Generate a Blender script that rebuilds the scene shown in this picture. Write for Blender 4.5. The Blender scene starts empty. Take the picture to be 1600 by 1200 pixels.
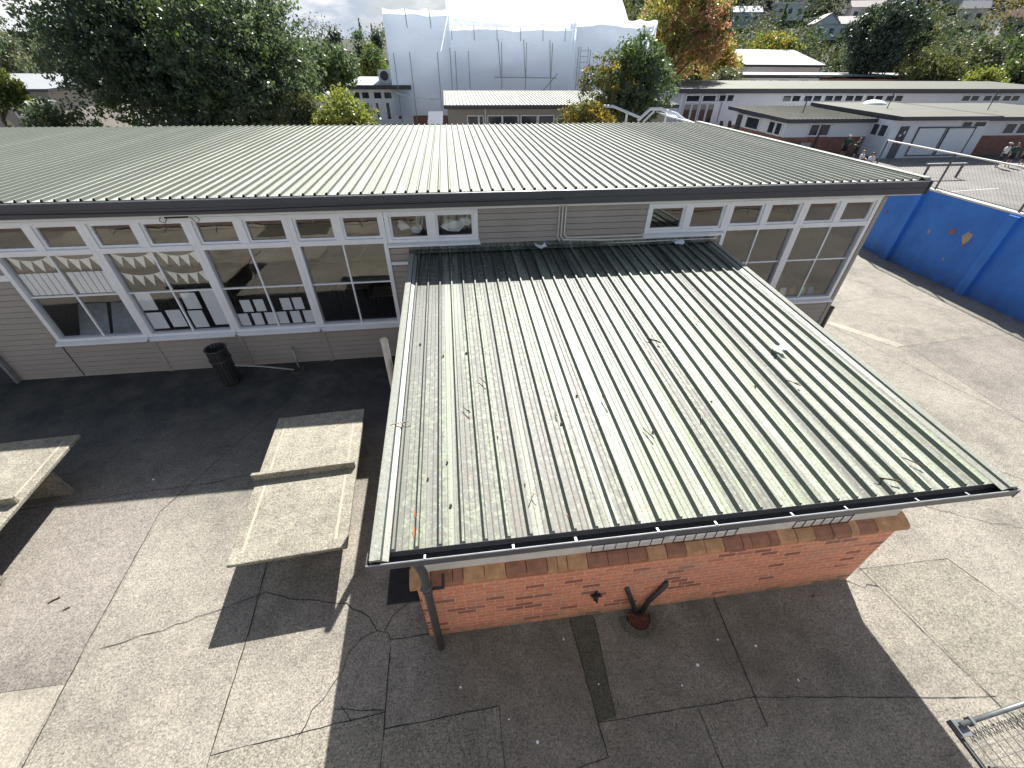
import bpy, math, random
from mathutils import Vector, Matrix, noise as mnoise
R = math.radians
random.seed(7)
scn = bpy.context.scene
col = scn.collection

# ------------------------------------------------------------------ camera
def make_camera():
    yaw, pitch, roll = 0.1355, 0.6680, 0.0100
    cy, sy, cp, sp = math.cos(yaw), math.sin(yaw), math.cos(pitch), math.sin(pitch)
    f = Vector((sy*cp, cy*cp, -sp)); r = Vector((cy, -sy, 0)); u = r.cross(f)
    c, s = math.cos(roll), math.sin(roll)
    r2 = c*r + s*u; u2 = -s*r + c*u
    cam = bpy.data.cameras.new('camera')
    cam.sensor_width = 36; cam.lens = 36*653.48/1600
    cam.clip_start = 0.05; cam.clip_end = 4000
    o = bpy.data.objects.new('camera', cam); col.objects.link(o)
    m = Matrix((r2, u2, -f)).transposed().to_4x4(); m.translation = Vector((0, 0, 6))
    o.matrix_world = m
    scn.camera = o
make_camera()

# ------------------------------------------------------------------ light
SUN_DIR = Vector((0.335, 0.91, 1.0)).normalized()      # towards the sun
SUN_EL = math.asin(SUN_DIR.z); SUN_AZ = math.atan2(SUN_DIR.x, SUN_DIR.y)
def make_light():
    s = bpy.data.lights.new('sun', 'SUN'); s.energy = 5.0; s.angle = R(0.5); s.color = (1, .965, .90)
    o = bpy.data.objects.new('sun', s); col.objects.link(o)
    o.rotation_euler = SUN_DIR.to_track_quat('Z', 'Y').to_euler()
    w = bpy.data.worlds.new('World'); scn.world = w; w.use_nodes = True
    nt = w.node_tree; nt.nodes.clear(); N = nt.nodes.new; L = nt.links.new
    out = N('ShaderNodeOutputWorld'); bg = N('ShaderNodeBackground'); bg.inputs[1].default_value = 0.052
    sky = N('ShaderNodeTexSky'); sky.sky_type = 'NISHITA'; sky.sun_disc = False
    sky.sun_elevation = SUN_EL; sky.sun_rotation = SUN_AZ; sky.dust_density = 1.5; sky.ozone_density = 1.5
    tc = N('ShaderNodeTexCoord'); mp = N('ShaderNodeMapping'); mp.inputs['Scale'].default_value = (1, 1, 3.2)
    no = N('ShaderNodeTexNoise'); no.inputs['Scale'].default_value = 2.6; no.inputs['Detail'].default_value = 8
    no.inputs['Roughness'].default_value = .62
    cr = N('ShaderNodeValToRGB'); cr.color_ramp.elements[0].position = .28; cr.color_ramp.elements[1].position = .44
    cl = N('ShaderNodeMix'); cl.data_type = 'RGBA'; pass
    n2 = N('ShaderNodeTexNoise'); n2.inputs['Scale'].default_value = 5.5; n2.inputs['Detail'].default_value = 9; n2.inputs['Roughness'].default_value = .6
    L(mp.outputs[0], n2.inputs[0]); c2 = N('ShaderNodeValToRGB'); L(n2.outputs[0], c2.inputs[0])
    e = c2.color_ramp.elements; e[0].position = .40; e[0].color = (.46, .52, .62, 1); e[1].position = .60; e[1].color = (1, 1, 1, 1)
    vm = N('ShaderNodeVectorMath'); vm.operation = 'SCALE'; vm.inputs['Scale'].default_value = 11.0; L(c2.outputs[0], vm.inputs[0]); L(vm.outputs[0], cl.inputs[7])
    L(tc.outputs['Generated'], mp.inputs[0]); L(mp.outputs[0], no.inputs[0]); L(no.outputs[0], cr.inputs[0])
    # the cloud bank stands low in the sunward half of the sky; the rest is clear
    sp = N('ShaderNodeSeparateXYZ'); L(tc.outputs['Generated'], sp.inputs[0])
    m1 = N('ShaderNodeMapRange'); m1.inputs[1].default_value = -.25; m1.inputs[2].default_value = .35; L(sp.outputs[1], m1.inputs[0])
    m2 = N('ShaderNodeMapRange'); m2.inputs[1].default_value = .55; m2.inputs[2].default_value = .25; L(sp.outputs[2], m2.inputs[0])
    k1 = N('ShaderNodeMath'); k1.operation = 'MULTIPLY'; L(m1.outputs[0], k1.inputs[0]); L(m2.outputs[0], k1.inputs[1])
    k2 = N('ShaderNodeMath'); k2.operation = 'MULTIPLY'; L(k1.outputs[0], k2.inputs[0]); L(cr.outputs[0], k2.inputs[1])
    L(k2.outputs[0], cl.inputs[0]); L(sky.outputs[0], cl.inputs[6]); L(cl.outputs[2], bg.inputs[0])
    L(bg.outputs[0], out.inputs[0])
make_light()
scn.view_settings.view_transform = 'Standard'; scn.view_settings.look = 'None'
scn.view_settings.exposure = 1.1; scn.view_settings.gamma = 1
scn.cycles.max_bounces = 7; scn.cycles.transparent_max_bounces = 12
scn.cycles.sample_clamp_indirect = 4

# ------------------------------------------------------------------ mesh helpers
class MB:
    def __init__(s, T=None): s.v = []; s.f = []; s.T = T
    def add(s, vs, fs):
        b = len(s.v)
        s.v += [tuple(s.T(p)) if s.T else tuple(p) for p in vs]; s.f += [tuple(b+i for i in f) for f in fs]
        return s
    def box(s, x0, y0, z0, x1, y1, z1):
        s.add([(x0,y0,z0),(x1,y0,z0),(x1,y1,z0),(x0,y1,z0),(x0,y0,z1),(x1,y0,z1),(x1,y1,z1),(x0,y1,z1)],
              [(0,3,2,1),(4,5,6,7),(0,1,5,4),(1,2,6,5),(2,3,7,6),(3,0,4,7)]); return s
    def poly(s, pts): s.add(pts, [tuple(range(len(pts)))]); return s
    def extrude(s, pts, d):                              # closed polygon pts extruded by vector d
        n = len(pts); d = Vector(d)
        vs = [Vector(p) for p in pts]; vs += [p+d for p in vs]
        fs = [tuple(range(n-1, -1, -1)), tuple(range(n, 2*n))] + [(i, (i+1) % n, n+(i+1) % n, n+i) for i in range(n)]
        s.add(vs, fs); return s
    def tube(s, path, r, n=8, caps=True):
        P = [Vector(p) for p in path]; k = len(P); rr = r if isinstance(r, (list, tuple)) else [r]*k
        vs = []; fs = []; up = None
        for i in range(k):
            t = (P[min(i+1, k-1)]-P[max(i-1, 0)]).normalized()
            if up is None: up = t.orthogonal().normalized()
            a = (up - t*up.dot(t)).normalized(); b = t.cross(a); up = a
            for j in range(n):
                q = 2*math.pi*j/n; vs.append(P[i]+(a*math.cos(q)+b*math.sin(q))*rr[i])
        for i in range(k-1):
            for j in range(n):
                fs.append((i*n+j, i*n+(j+1) % n, (i+1)*n+(j+1) % n, (i+1)*n+j))
        if caps: fs += [tuple(range(n-1, -1, -1)), tuple(range((k-1)*n, k*n))]
        s.add(vs, fs); return s
    def ball(s, c, r, nu=10, nv=6):
        rx, ry, rz = r if isinstance(r, (list, tuple)) else (r, r, r); vs = []; fs = []
        for i in range(nv+1):
            th = math.pi*i/nv
            for j in range(nu):
                ph = 2*math.pi*j/nu
                vs.append((c[0]+rx*math.sin(th)*math.cos(ph), c[1]+ry*math.sin(th)*math.sin(ph), c[2]+rz*math.cos(th)))
        for i in range(nv):
            for j in range(nu): fs.append((i*nu+j, (i+1)*nu+j, (i+1)*nu+(j+1) % nu, i*nu+(j+1) % nu))
        s.add(vs, fs); return s
    def build(s, name, m, parent=None, smooth=False):
        me = bpy.data.meshes.new(name)
        org = worldloc(parent)
        me.from_pydata([(v[0]-org.x, v[1]-org.y, v[2]-org.z) for v in s.v], [], s.f); me.update()
        if m: me.materials.append(m)
        if smooth:
            for p in me.polygons: p.use_smooth = True
        o = bpy.data.objects.new(name, me); col.objects.link(o)
        if parent: o.parent = parent
        return o
def worldloc(o):
    v = Vector((0, 0, 0))
    while o is not None: v = v+o.location; o = o.parent
    return v
def tag(o, label=None, cat=None, group=None, kind=None):
    if label: o['label'] = label
    if cat: o['category'] = cat
    if group: o['group'] = group
    if kind: o['kind'] = kind
    return o
def thing(name, label, cat, loc, group=None):
    o = bpy.data.objects.new(name, None); col.objects.link(o); o.location = loc; o.empty_display_size = .1
    return tag(o, label, cat, group)
def solo(mb, name, m, label, cat, group=None, smooth=False, loc=None):
    """a thing that is a single mesh, its origin at loc"""
    o = mb.build(name, m, None, smooth)
    if loc is not None:
        l = Vector(loc)
        for v in o.data.vertices: v.co -= l
        o.location = l
    return tag(o, label, cat, group)
def struct(mb, name, m, smooth=False):
    return tag(mb.build(name, m, None, smooth), kind='structure')

# ------------------------------------------------------------------ materials
def new_mat(name):
    m = bpy.data.materials.new(name); m.use_nodes = True; nt = m.node_tree
    b = nt.nodes['Principled BSDF']
    return m, nt, nt.nodes.new, nt.links.new, b
def pos(nt, scale=(1, 1, 1)):
    g = nt.nodes.new('ShaderNodeNewGeometry'); mp = nt.nodes.new('ShaderNodeMapping')
    mp.inputs['Scale'].default_value = scale; nt.links.new(g.outputs['Position'], mp.inputs[0]); return mp.outputs[0]
def noise(nt, vec, scale, detail=4, rough=.6):
    n = nt.nodes.new('ShaderNodeTexNoise'); n.inputs['Scale'].default_value = scale
    n.inputs['Detail'].default_value = detail; n.inputs['Roughness'].default_value = rough
    nt.links.new(vec, n.inputs[0]); return n.outputs[0]
def ramp(nt, fac, p0, p1, c0=(0, 0, 0, 1), c1=(1, 1, 1, 1)):
    r = nt.nodes.new('ShaderNodeValToRGB'); e = r.color_ramp.elements
    e[0].position = p0; e[1].position = p1; e[0].color = c0; e[1].color = c1
    nt.links.new(fac, r.inputs[0]); return r.outputs[0]
def mixc(nt, fac, a, b, mode='MIX'):
    m = nt.nodes.new('ShaderNodeMix'); m.data_type = 'RGBA'; m.blend_type = mode
    for i, x in ((0, fac), (6, a), (7, b)):
        if isinstance(x, (int, float)): m.inputs[i].default_value = x
        elif isinstance(x, (tuple, list)): m.inputs[i].default_value = tuple(x)+((1,) if len(x) == 3 else ())
        else: nt.links.new(x, m.inputs[i])
    return m.outputs[2]
def math_(nt, op, a, b=0.0, clamp=False):
    m = nt.nodes.new('ShaderNodeMath'); m.operation = op; m.use_clamp = clamp
    for i, x in ((0, a), (1, b)):
        if isinstance(x, (int, float)): m.inputs[i].default_value = x
        else: nt.links.new(x, m.inputs[i])
    return m.outputs[0]
def bump(nt, h, strength, dist, bsdf):
    b = nt.nodes.new('ShaderNodeBump'); b.inputs['Strength'].default_value = strength; b.inputs['Distance'].default_value = dist
    nt.links.new(h, b.inputs['Height']); nt.links.new(b.outputs[0], bsdf.inputs['Normal'])
def paint(name, c, rough=.5, metal=0, var=.18, scale=3.0, spec=.5, bmp=0):
    m, nt, N, L, b = new_mat(name)
    p = pos(nt); n1 = noise(nt, p, scale, 6); n2 = noise(nt, p, scale*14, 3)
    f = math_(nt, 'ADD', math_(nt, 'MULTIPLY', n1, .6), math_(nt, 'MULTIPLY', n2, .4))
    cc = mixc(nt, ramp(nt, f, .32, .68), tuple(x*(1-var) for x in c), tuple(min(1, x*(1+var)) for x in c))
    L(cc, b.inputs['Base Color']); b.inputs['Roughness'].default_value = rough; b.inputs['Metallic'].default_value = metal
    b.inputs['Specular IOR Level'].default_value = spec
    if bmp: bump(nt, n2, .5, bmp, b)
    return m

def mat_ground(name, base, dark_wall=False, contrast=1.0, tint=None):
    m, nt, N, L, b = new_mat(name)
    p = pos(nt)
    big = noise(nt, p, .45, 6, .6); mid = noise(nt, p, 2.2, 6, .7); fine = noise(nt, p, 44, 5, .8); vf = noise(nt, p, 140, 3, .7)
    lo = tuple(x*.70 for x in base); hi = tuple(min(1, x*1.28) for x in base)
    c = mixc(nt, ramp(nt, big, .35, .65), lo, hi)
    c = mixc(nt, ramp(nt, mid, .38, .72), c, tuple(x*1.10 for x in (tint or base)))
    grit = noise(nt, p, 21, 7, .85); blot = noise(nt, p, 5.5, 7, .75)
    sp = math_(nt, 'ADD', math_(nt, 'ADD', math_(nt, 'MULTIPLY', fine, .40), math_(nt, 'MULTIPLY', vf, .22)), math_(nt, 'ADD', math_(nt, 'MULTIPLY', grit, .26), math_(nt, 'MULTIPLY', blot, .12)))
    sp = ramp(nt, sp, .43, .575, (.28, .28, .29, 1), (1.80, 1.78, 1.72, 1))
    c = mixc(nt, .9*contrast, c, sp, 'MULTIPLY')
    # lighter worn blotches
    wear = ramp(nt, noise(nt, p, 1.1, 8, .75), .60, .74)
    c = mixc(nt, math_(nt, 'MULTIPLY', wear, .45), c, tuple(min(1, x*1.7) for x in base))
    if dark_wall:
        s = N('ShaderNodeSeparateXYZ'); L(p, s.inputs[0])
        # shade along the classroom wall, painted into the ground as a dark stain
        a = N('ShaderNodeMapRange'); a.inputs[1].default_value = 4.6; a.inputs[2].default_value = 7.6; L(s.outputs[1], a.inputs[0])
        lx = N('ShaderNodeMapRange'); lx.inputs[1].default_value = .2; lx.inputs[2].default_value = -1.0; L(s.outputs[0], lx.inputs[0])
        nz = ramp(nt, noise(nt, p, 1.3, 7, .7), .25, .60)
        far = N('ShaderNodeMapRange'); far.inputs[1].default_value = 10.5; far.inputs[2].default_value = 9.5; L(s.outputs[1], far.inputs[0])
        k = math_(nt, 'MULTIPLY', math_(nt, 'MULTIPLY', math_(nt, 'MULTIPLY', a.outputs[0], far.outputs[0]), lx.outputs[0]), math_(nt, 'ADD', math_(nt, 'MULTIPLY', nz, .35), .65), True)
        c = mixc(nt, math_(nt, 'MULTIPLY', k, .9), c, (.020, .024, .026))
        # mossy foot of the brick wall, plus the annex shadow darkened in colour
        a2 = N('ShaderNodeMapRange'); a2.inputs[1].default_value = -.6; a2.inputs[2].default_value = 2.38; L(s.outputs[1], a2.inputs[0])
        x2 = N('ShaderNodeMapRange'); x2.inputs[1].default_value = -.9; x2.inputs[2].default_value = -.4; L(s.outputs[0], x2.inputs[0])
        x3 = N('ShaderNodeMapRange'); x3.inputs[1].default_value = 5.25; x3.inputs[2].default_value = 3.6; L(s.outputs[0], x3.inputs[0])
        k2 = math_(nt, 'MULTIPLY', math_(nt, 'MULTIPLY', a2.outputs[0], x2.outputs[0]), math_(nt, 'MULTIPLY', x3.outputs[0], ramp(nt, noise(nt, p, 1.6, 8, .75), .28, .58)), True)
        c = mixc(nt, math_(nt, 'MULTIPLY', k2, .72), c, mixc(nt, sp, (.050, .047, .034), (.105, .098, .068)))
    L(c, b.inputs['Base Color']); b.inputs['Roughness'].default_value = .78; b.inputs['Specular IOR Level'].default_value = .35
    bump(nt, math_(nt, 'ADD', fine, vf), .45, .006, b)
    return m

def mat_roof(name, green, lich, white_amt=.55, seed=0.0, rust=True, rough=.42, moss_shade=False, flank=(.036, .056, .045)):
    m, nt, N, L, b = new_mat(name)
    p = pos(nt); st = pos(nt, (4.6, .22, 1)); st2 = pos(nt, (26, .8, 1)); st3 = pos(nt, (4.7, .02, 1))
    streak = noise(nt, st, 1.0, 5, .6); fstreak = noise(nt, st2, 1.0, 4, .6); sheet = noise(nt, st3, 1.0, 0, .5)
    fine = noise(nt, p, 16, 8, .72); speck = noise(nt, p, 55, 4, .7)
    c = mixc(nt, ramp(nt, fstreak, .3, .7), tuple(x*.80 for x in green), tuple(x*1.12 for x in green))
    # chalked, bleached film on the pans
    wf = math_(nt, 'MULTIPLY', ramp(nt, math_(nt, 'ADD', math_(nt, 'MULTIPLY', streak, .5), math_(nt, 'MULTIPLY', fine, .5)), .42, .58), white_amt)
    c = mixc(nt, wf, c, (.485, .50, .455))
    # grey lichen tongues following some sheets, strongest left of the middle
    sx0 = N('ShaderNodeSeparateXYZ'); L(p, sx0.inputs[0]); bias = N('ShaderNodeMapRange'); bias.inputs[1].default_value = 5.0; bias.inputs[2].default_value = 1.5; bias.inputs[3].default_value = -.09; bias.inputs[4].default_value = .09
    L(sx0.outputs[0], bias.inputs[0])
    gf = math_(nt, 'MULTIPLY', ramp(nt, math_(nt, 'ADD', sheet, bias.outputs[0]), .44, .56), ramp(nt, math_(nt, 'ADD', math_(nt, 'MULTIPLY', streak, .45), math_(nt, 'MULTIPLY', fine, .55)), .41, .49))
    c = mixc(nt, math_(nt, 'MULTIPLY', gf, lich), c, (.135, .135, .128))
    # brown lichen crust, thicker towards the gutter
    lowb = N('ShaderNodeMapRange'); lowb.inputs[1].default_value = 5.5; lowb.inputs[2].default_value = 2.2; lowb.inputs[3].default_value = 0; lowb.inputs[4].default_value = .07; L(sx0.outputs[1], lowb.inputs[0])
    c = mixc(nt, math_(nt, 'MULTIPLY', ramp(nt, math_(nt, 'ADD', speck, lowb.outputs[0]), .58, .66), .75), c, (.17, .145, .085))
    c = mixc(nt, math_(nt, 'MULTIPLY', ramp(nt, math_(nt, 'ADD', noise(nt, p, 34, 5, .7), 0.0), .60, .66), .7), c, (.48, .48, .44))
    # steep rib sides coloured a darker green: their shade is painted in
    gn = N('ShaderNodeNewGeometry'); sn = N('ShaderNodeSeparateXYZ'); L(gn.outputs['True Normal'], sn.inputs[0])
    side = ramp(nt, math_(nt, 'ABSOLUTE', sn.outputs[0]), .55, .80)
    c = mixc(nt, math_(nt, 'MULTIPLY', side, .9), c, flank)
    if rust:
        rf = math_(nt, 'MULTIPLY', ramp(nt, noise(nt, pos(nt, (2.4, 1.4, 1)), 1.2, 3, .6), .70, .76), ramp(nt, fine, .50, .62))
        c = mixc(nt, math_(nt, 'MULTIPLY', rf, .8), c, (.36, .10, .045))
    if moss_shade:                                            # mossy top of the roof, with the eave shadow painted into the colour
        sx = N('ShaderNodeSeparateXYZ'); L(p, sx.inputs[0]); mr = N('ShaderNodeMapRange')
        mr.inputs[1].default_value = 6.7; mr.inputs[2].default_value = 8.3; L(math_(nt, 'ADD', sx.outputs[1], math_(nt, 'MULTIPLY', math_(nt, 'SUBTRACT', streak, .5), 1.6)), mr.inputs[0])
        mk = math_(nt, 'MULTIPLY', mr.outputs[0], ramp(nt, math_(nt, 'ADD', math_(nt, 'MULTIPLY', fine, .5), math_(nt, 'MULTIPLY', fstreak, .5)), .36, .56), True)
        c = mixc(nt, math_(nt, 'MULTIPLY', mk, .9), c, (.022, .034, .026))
    L(c, b.inputs['Base Color']); b.inputs['Roughness'].default_value = rough
    L(ramp(nt, fine, .2, .8, (rough-.08,)*3+(1,), (rough+.2,)*3+(1,)), b.inputs['Roughness'])
    b.inputs['Specular IOR Level'].default_value = .42
    bump(nt, math_(nt, 'ADD', fine, speck), .25, .004, b)
    return m

def mat_brick(name, c1=(.80, .31, .18), c2=(.64, .215, .13), mortar=(.66, .56, .48), sc=1.0, weather=.35):
    m, nt, N, L, b = new_mat(name)
    g = N('ShaderNodeNewGeometry'); s = N('ShaderNodeSeparateXYZ'); L(g.outputs['Position'], s.inputs[0])
    cx = N('ShaderNodeCombineXYZ'); L(math_(nt, 'ADD', s.outputs[0], s.outputs[1]), cx.inputs[0]); L(s.outputs[2], cx.inputs[1])
    t = N('ShaderNodeTexBrick'); L(cx.outputs[0], t.inputs[0])
    t.inputs['Scale'].default_value = 1; t.inputs['Brick Width'].default_value = .24*sc; t.inputs['Row Height'].default_value = .086*sc
    t.inputs['Mortar Size'].default_value = .007*sc; t.inputs['Color1'].default_value = c1+(1,); t.inputs['Color2'].default_value = c2+(1,)
    t.inputs['Mortar'].default_value = mortar+(1,); t.inputs['Bias'].default_value = -.25; t.inputs['Mortar Smooth'].default_value = .3
    n = noise(nt, g.outputs['Position'], 22, 5, .7); n2 = noise(nt, g.outputs['Position'], 1.6, 6, .65)
    # single darker (over-burnt) bricks
    t2 = N('ShaderNodeTexBrick'); L(cx.outputs[0], t2.inputs[0]); t2.inputs['Scale'].default_value = 1
    t2.inputs['Brick Width'].default_value = .24*sc; t2.inputs['Row Height'].default_value = .086*sc; t2.inputs['Mortar Size'].default_value = .007*sc
    t2.inputs['Color1'].default_value = (0, 0, 0, 1); t2.inputs['Color2'].default_value = (1, 1, 1, 1); t2.inputs['Mortar'].default_value = (.5, .5, .5, 1)
    c = mixc(nt, math_(nt, 'MULTIPLY', ramp(nt, t2.outputs[0], .80, .86), .55), t.outputs[0], (.14, .045, .035))
    c = mixc(nt, 1.0, c, ramp(nt, n, .25, .75, (.72, .72, .72, 1), (1.25, 1.22, 1.18, 1)), 'MULTIPLY')
    c = mixc(nt, math_(nt, 'MULTIPLY', ramp(nt, n2, .5, .75), weather), c, (.46, .35, .28))
    # grime and moss low on the wall
    low = N('ShaderNodeMapRange'); low.inputs[1].default_value = .28; low.inputs[2].default_value = 0; L(s.outputs[2], low.inputs[0])
    c = mixc(nt, math_(nt, 'MULTIPLY', math_(nt, 'MULTIPLY', low.outputs[0], ramp(nt, noise(nt, g.outputs['Position'], 5, 5, .7), .3, .6)), .75), c, (.20, .19, .11))
    L(c, b.inputs['Base Color']); b.inputs['Roughness'].default_value = .85
    bump(nt, math_(nt, 'ADD', math_(nt, 'MULTIPLY', t.outputs['Fac'], -1.0), math_(nt, 'MULTIPLY', n, .4)), .6, .006, b)
    return m

def mat_glass(name):
    m, nt, N, L, b = new_mat(name); nt.nodes.remove(b)
    out = nt.nodes['Material Output']
    tr = N('ShaderNodeBsdfTransparent'); tr.inputs[0].default_value = (.92, .94, .94, 1)
    gl = N('ShaderNodeBsdfGlossy'); gl.inputs['Roughness'].default_value = .006
    lw = N('ShaderNodeLayerWeight'); lw.inputs[0].default_value = .5
    fr = math_(nt, 'ADD', math_(nt, 'MULTIPLY', math_(nt, 'POWER', lw.outputs['Facing'], 4.0), .85), .16, True)
    mx = N('ShaderNodeMixShader'); L(fr, mx.inputs[0]); L(tr.outputs[0], mx.inputs[1]); L(gl.outputs[0], mx.inputs[2])
    # old sheet glass is never quite flat
    bm = N('ShaderNodeBump'); bm.inputs['Strength'].default_value = .14; bm.inputs['Distance'].default_value = .01
    L(noise(nt, pos(nt), 1.7, 2), bm.inputs['Height']); L(bm.outputs[0], gl.inputs['Normal'])
    L(mx.outputs[0], out.inputs[0]); return m

def mat_leaf(name, c0, c1, c2=None, transl=.35, rough=.45):
    m, nt, N, L, b = new_mat(name); out = nt.nodes['Material Output']
    g = N('ShaderNodeNewGeometry'); r = N('ShaderNodeValToRGB'); e = r.color_ramp.elements
    e[0].color = c0+(1,); e[1].color = c1+(1,); e[0].position = .1; e[1].position = .8
    if c2: k = e.new(.95); k.color = c2+(1,)
    big = noise(nt, g.outputs['Position'], .9, 3)
    L(math_(nt, 'ADD', math_(nt, 'MULTIPLY', g.outputs['Random Per Island'], .6), math_(nt, 'MULTIPLY', big, .4)), r.inputs[0])
    L(r.outputs[0], b.inputs['Base Color']); b.inputs['Roughness'].default_value = rough
    t = N('ShaderNodeBsdfTranslucent'); L(mixc(nt, .5, r.outputs[0], (c1[0]*1.5, c1[1]*1.6, c1[2]*.7)), t.inputs[0])
    mx = N('ShaderNodeMixShader'); mx.inputs[0].default_value = transl
    L(b.outputs[0], mx.inputs[1]); L(t.outputs[0], mx.inputs[2]); L(mx.outputs[0], out.inputs[0]); return m

M = {}
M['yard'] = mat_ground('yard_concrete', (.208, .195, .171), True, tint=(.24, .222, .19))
M['yard_pink'] = mat_ground('yard_concrete_pinkish', (.198, .181, .163), contrast=.9)
M['yard_grey'] = mat_ground('yard_concrete_grey', (.198, .188, .158))
M['yard_cream'] = mat_ground('yard_concrete_cream', (.31, .288, .24), contrast=.6)
M['yard_damp'] = mat_ground('yard_concrete_damp', (.085, .085, .062), contrast=.8)
M['crack'] = paint('crack_dirt', (.030, .028, .025), .95, var=.4, scale=6, spec=.1)
M['moss_line'] = paint('joint_moss', (.20, .19, .12), .95, var=.3, scale=9, spec=.1)
M['roof_annex'] = mat_roof('annex_roof_paint', (.265, .315, .225), .9, .72, moss_shade=True, rough=.50)
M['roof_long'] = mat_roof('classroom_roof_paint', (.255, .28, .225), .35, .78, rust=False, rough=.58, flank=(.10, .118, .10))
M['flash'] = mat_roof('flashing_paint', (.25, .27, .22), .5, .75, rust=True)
M['brick'] = mat_brick('annex_brick')
M['brick_far'] = mat_brick('far_brick', (.30, .115, .075), (.24, .085, .06), (.36, .31, .28))
M['slate'] = paint('slate_gutter_paint', (.050, .055, .068), .35, var=.15, scale=2)
M['gutter_grey'] = paint('grey_gutter_paint', (.105, .105, .115), .38, var=.2, scale=5)
M['galv'] = paint('galvanised_steel', (.38, .39, .40), .42, .6, var=.25, scale=8)
M['siding'] = paint('grey_weatherboard_paint', (.335, .306, .278), .55, var=.10, scale=1.2)
M['white'] = paint('white_joinery_paint', (.82, .84, .87), .45, var=.06, scale=5)
M['offwhite'] = paint('weathered_white_paint', (.66, .65, .60), .6, var=.15, scale=6)
M['paper'] = paint('white_paper', (.84, .86, .92), .8, var=.05, scale=9)
M['bunting'] = paint('white_bunting_paper', (.86, .85, .83), .8, var=.10, scale=9)
M['glass'] = mat_glass('window_glass')
M['glass_far'] = paint('dark_window_glass', (.035, .045, .055), .06, var=.5, scale=.8)
M['interior'] = paint('classroom_interior', (.14, .12, .105), .8, var=.25, scale=1.2)
M['interior_floor'] = paint('classroom_carpet', (.045, .045, .055), .9, var=.3, scale=2)
M['dark'] = paint('black_rubber', (.030, .030, .032), .7, var=.3, scale=10)
M['darkmetal'] = paint('dark_bin_metal', (.060, .062, .066), .40, .4, var=.4, scale=9)
M['pipe_grey'] = paint('grey_downpipe_paint', (.090, .092, .095), .45, var=.15, scale=8)
M['pipe_light'] = paint('pale_pipe_paint', (.46, .43, .40), .5, var=.15, scale=8)
M['conduit'] = paint('white_conduit', (.66, .65, .60), .5, var=.12, scale=8)
M['rust'] = paint('rusted_iron', (.17, .065, .035), .8, .2, var=.45, scale=24)
M['pipe_steel'] = paint('dull_steel_pipe', (.20, .215, .22), .42, .5, var=.3, scale=8)
M['rust_orange'] = paint('orange_rust', (.48, .13, .05), .9, var=.4, scale=22)
M['table'] = mat_ground('table_concrete', (.228, .215, .178), contrast=1.0, tint=(.265, .25, .205))
M['table_line'] = paint('faded_table_line', (.36, .335, .26), .85, var=.25, scale=7)
M['cop_a'] = paint('glazed_brick_ochre', (.50, .27, .135), .6, var=.4, scale=9, bmp=.004)
M['cop_b'] = paint('glazed_brick_brown', (.33, .145, .085), .6, var=.35, scale=9, bmp=.004)
M['blue'] = paint('blue_wall_paint', (.035, .205, .72), .55, var=.2, scale=1.2)
def mat_blue():
    m, nt, N, L, b = new_mat('blue_wall_paint'); p = pos(nt)
    c = mixc(nt, ramp(nt, noise(nt, p, 1.1, 6, .65), .35, .68), (.028, .165, .60), (.045, .235, .76))
    drip = ramp(nt, noise(nt, pos(nt, (1, 5.5, .35)), 1.0, 6, .7), .54, .70)
    c = mixc(nt, math_(nt, 'MULTIPLY', drip, .40), c, (.09, .24, .62))
    s = N('ShaderNodeSeparateXYZ'); L(p, s.inputs[0]); lo = N('ShaderNodeMapRange'); lo.inputs[1].default_value = .55; lo.inputs[2].default_value = 0; L(s.outputs[2], lo.inputs[0])
    c = mixc(nt, math_(nt, 'MULTIPLY', math_(nt, 'MULTIPLY', lo.outputs[0], ramp(nt, noise(nt, p, 4, 7, .75), .35, .6)), .65), c, (.07, .10, .14))
    L(c, b.inputs['Base Color']); b.inputs['Roughness'].default_value = .6; bump(nt, noise(nt, p, 18, 5, .7), .4, .006, b); return m
M['blue'] = mat_blue()
M['chip_red'] = paint('bare_brick_patch', (.42, .12, .07), .9, var=.3, scale=14)
M['chip_tan'] = paint('bare_plaster_patch', (.46, .36, .27), .9, var=.3, scale=14)
M['court'] = mat_ground('court_asphalt', (.175, .166, .158), contrast=.8)
M['line'] = paint('court_line_paint', (.72, .70, .66), .8, var=.15, scale=5)
M['white_board'] = paint('white_weatherboard', (.82, .84, .87), .55, var=.07, scale=1.0)
M['roof_far'] = paint('grey_green_membrane_roof', (.085, .090, .070), .75, var=.25, scale=.8)
M['roof_pale'] = paint('pale_metal_roof', (.30, .315, .325), .6, var=.10, scale=.4)
M['wrap'] = None
M['skin'] = paint('skin', (.52, .32, .23), .55, var=.06)
M['skin_dark'] = paint('brown_skin', (.26, .15, .10), .55, var=.06)
M['hair'] = paint('dark_hair', (.025, .018, .014), .5, var=.3, scale=20)
M['hair_fair'] = paint('fair_hair', (.30, .18, .09), .5, var=.3, scale=20)
M['shirt_white'] = paint('white_shirt', (.76, .76, .78), .8, var=.05)
M['shirt_green'] = paint('dark_green_uniform', (.020, .085, .060), .8, var=.15)
M['cloth_black'] = paint('black_cloth', (.020, .021, .027), .8, var=.2)
M['cap'] = paint('cap_cloth', (.55, .45, .40), .8, var=.1)
M['twig'] = paint('dry_twig', (.085, .060, .040), .85, var=.4, scale=30)
M['twig_pale'] = paint('pale_twig', (.36, .30, .21), .85, var=.3, scale=30)
M['bark'] = paint('bark', (.115, .090, .070), .9, var=.4, scale=5)
M['bark_grey'] = paint('grey_bark', (.21, .20, .185), .9, var=.3, scale=6)
M['hill'] = paint('hill_undergrowth', (.026, .036, .018), .95, var=.5, scale=.12)
M['grass'] = paint('grass', (.12, .17, .05), .95, var=.3, scale=.3)

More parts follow.
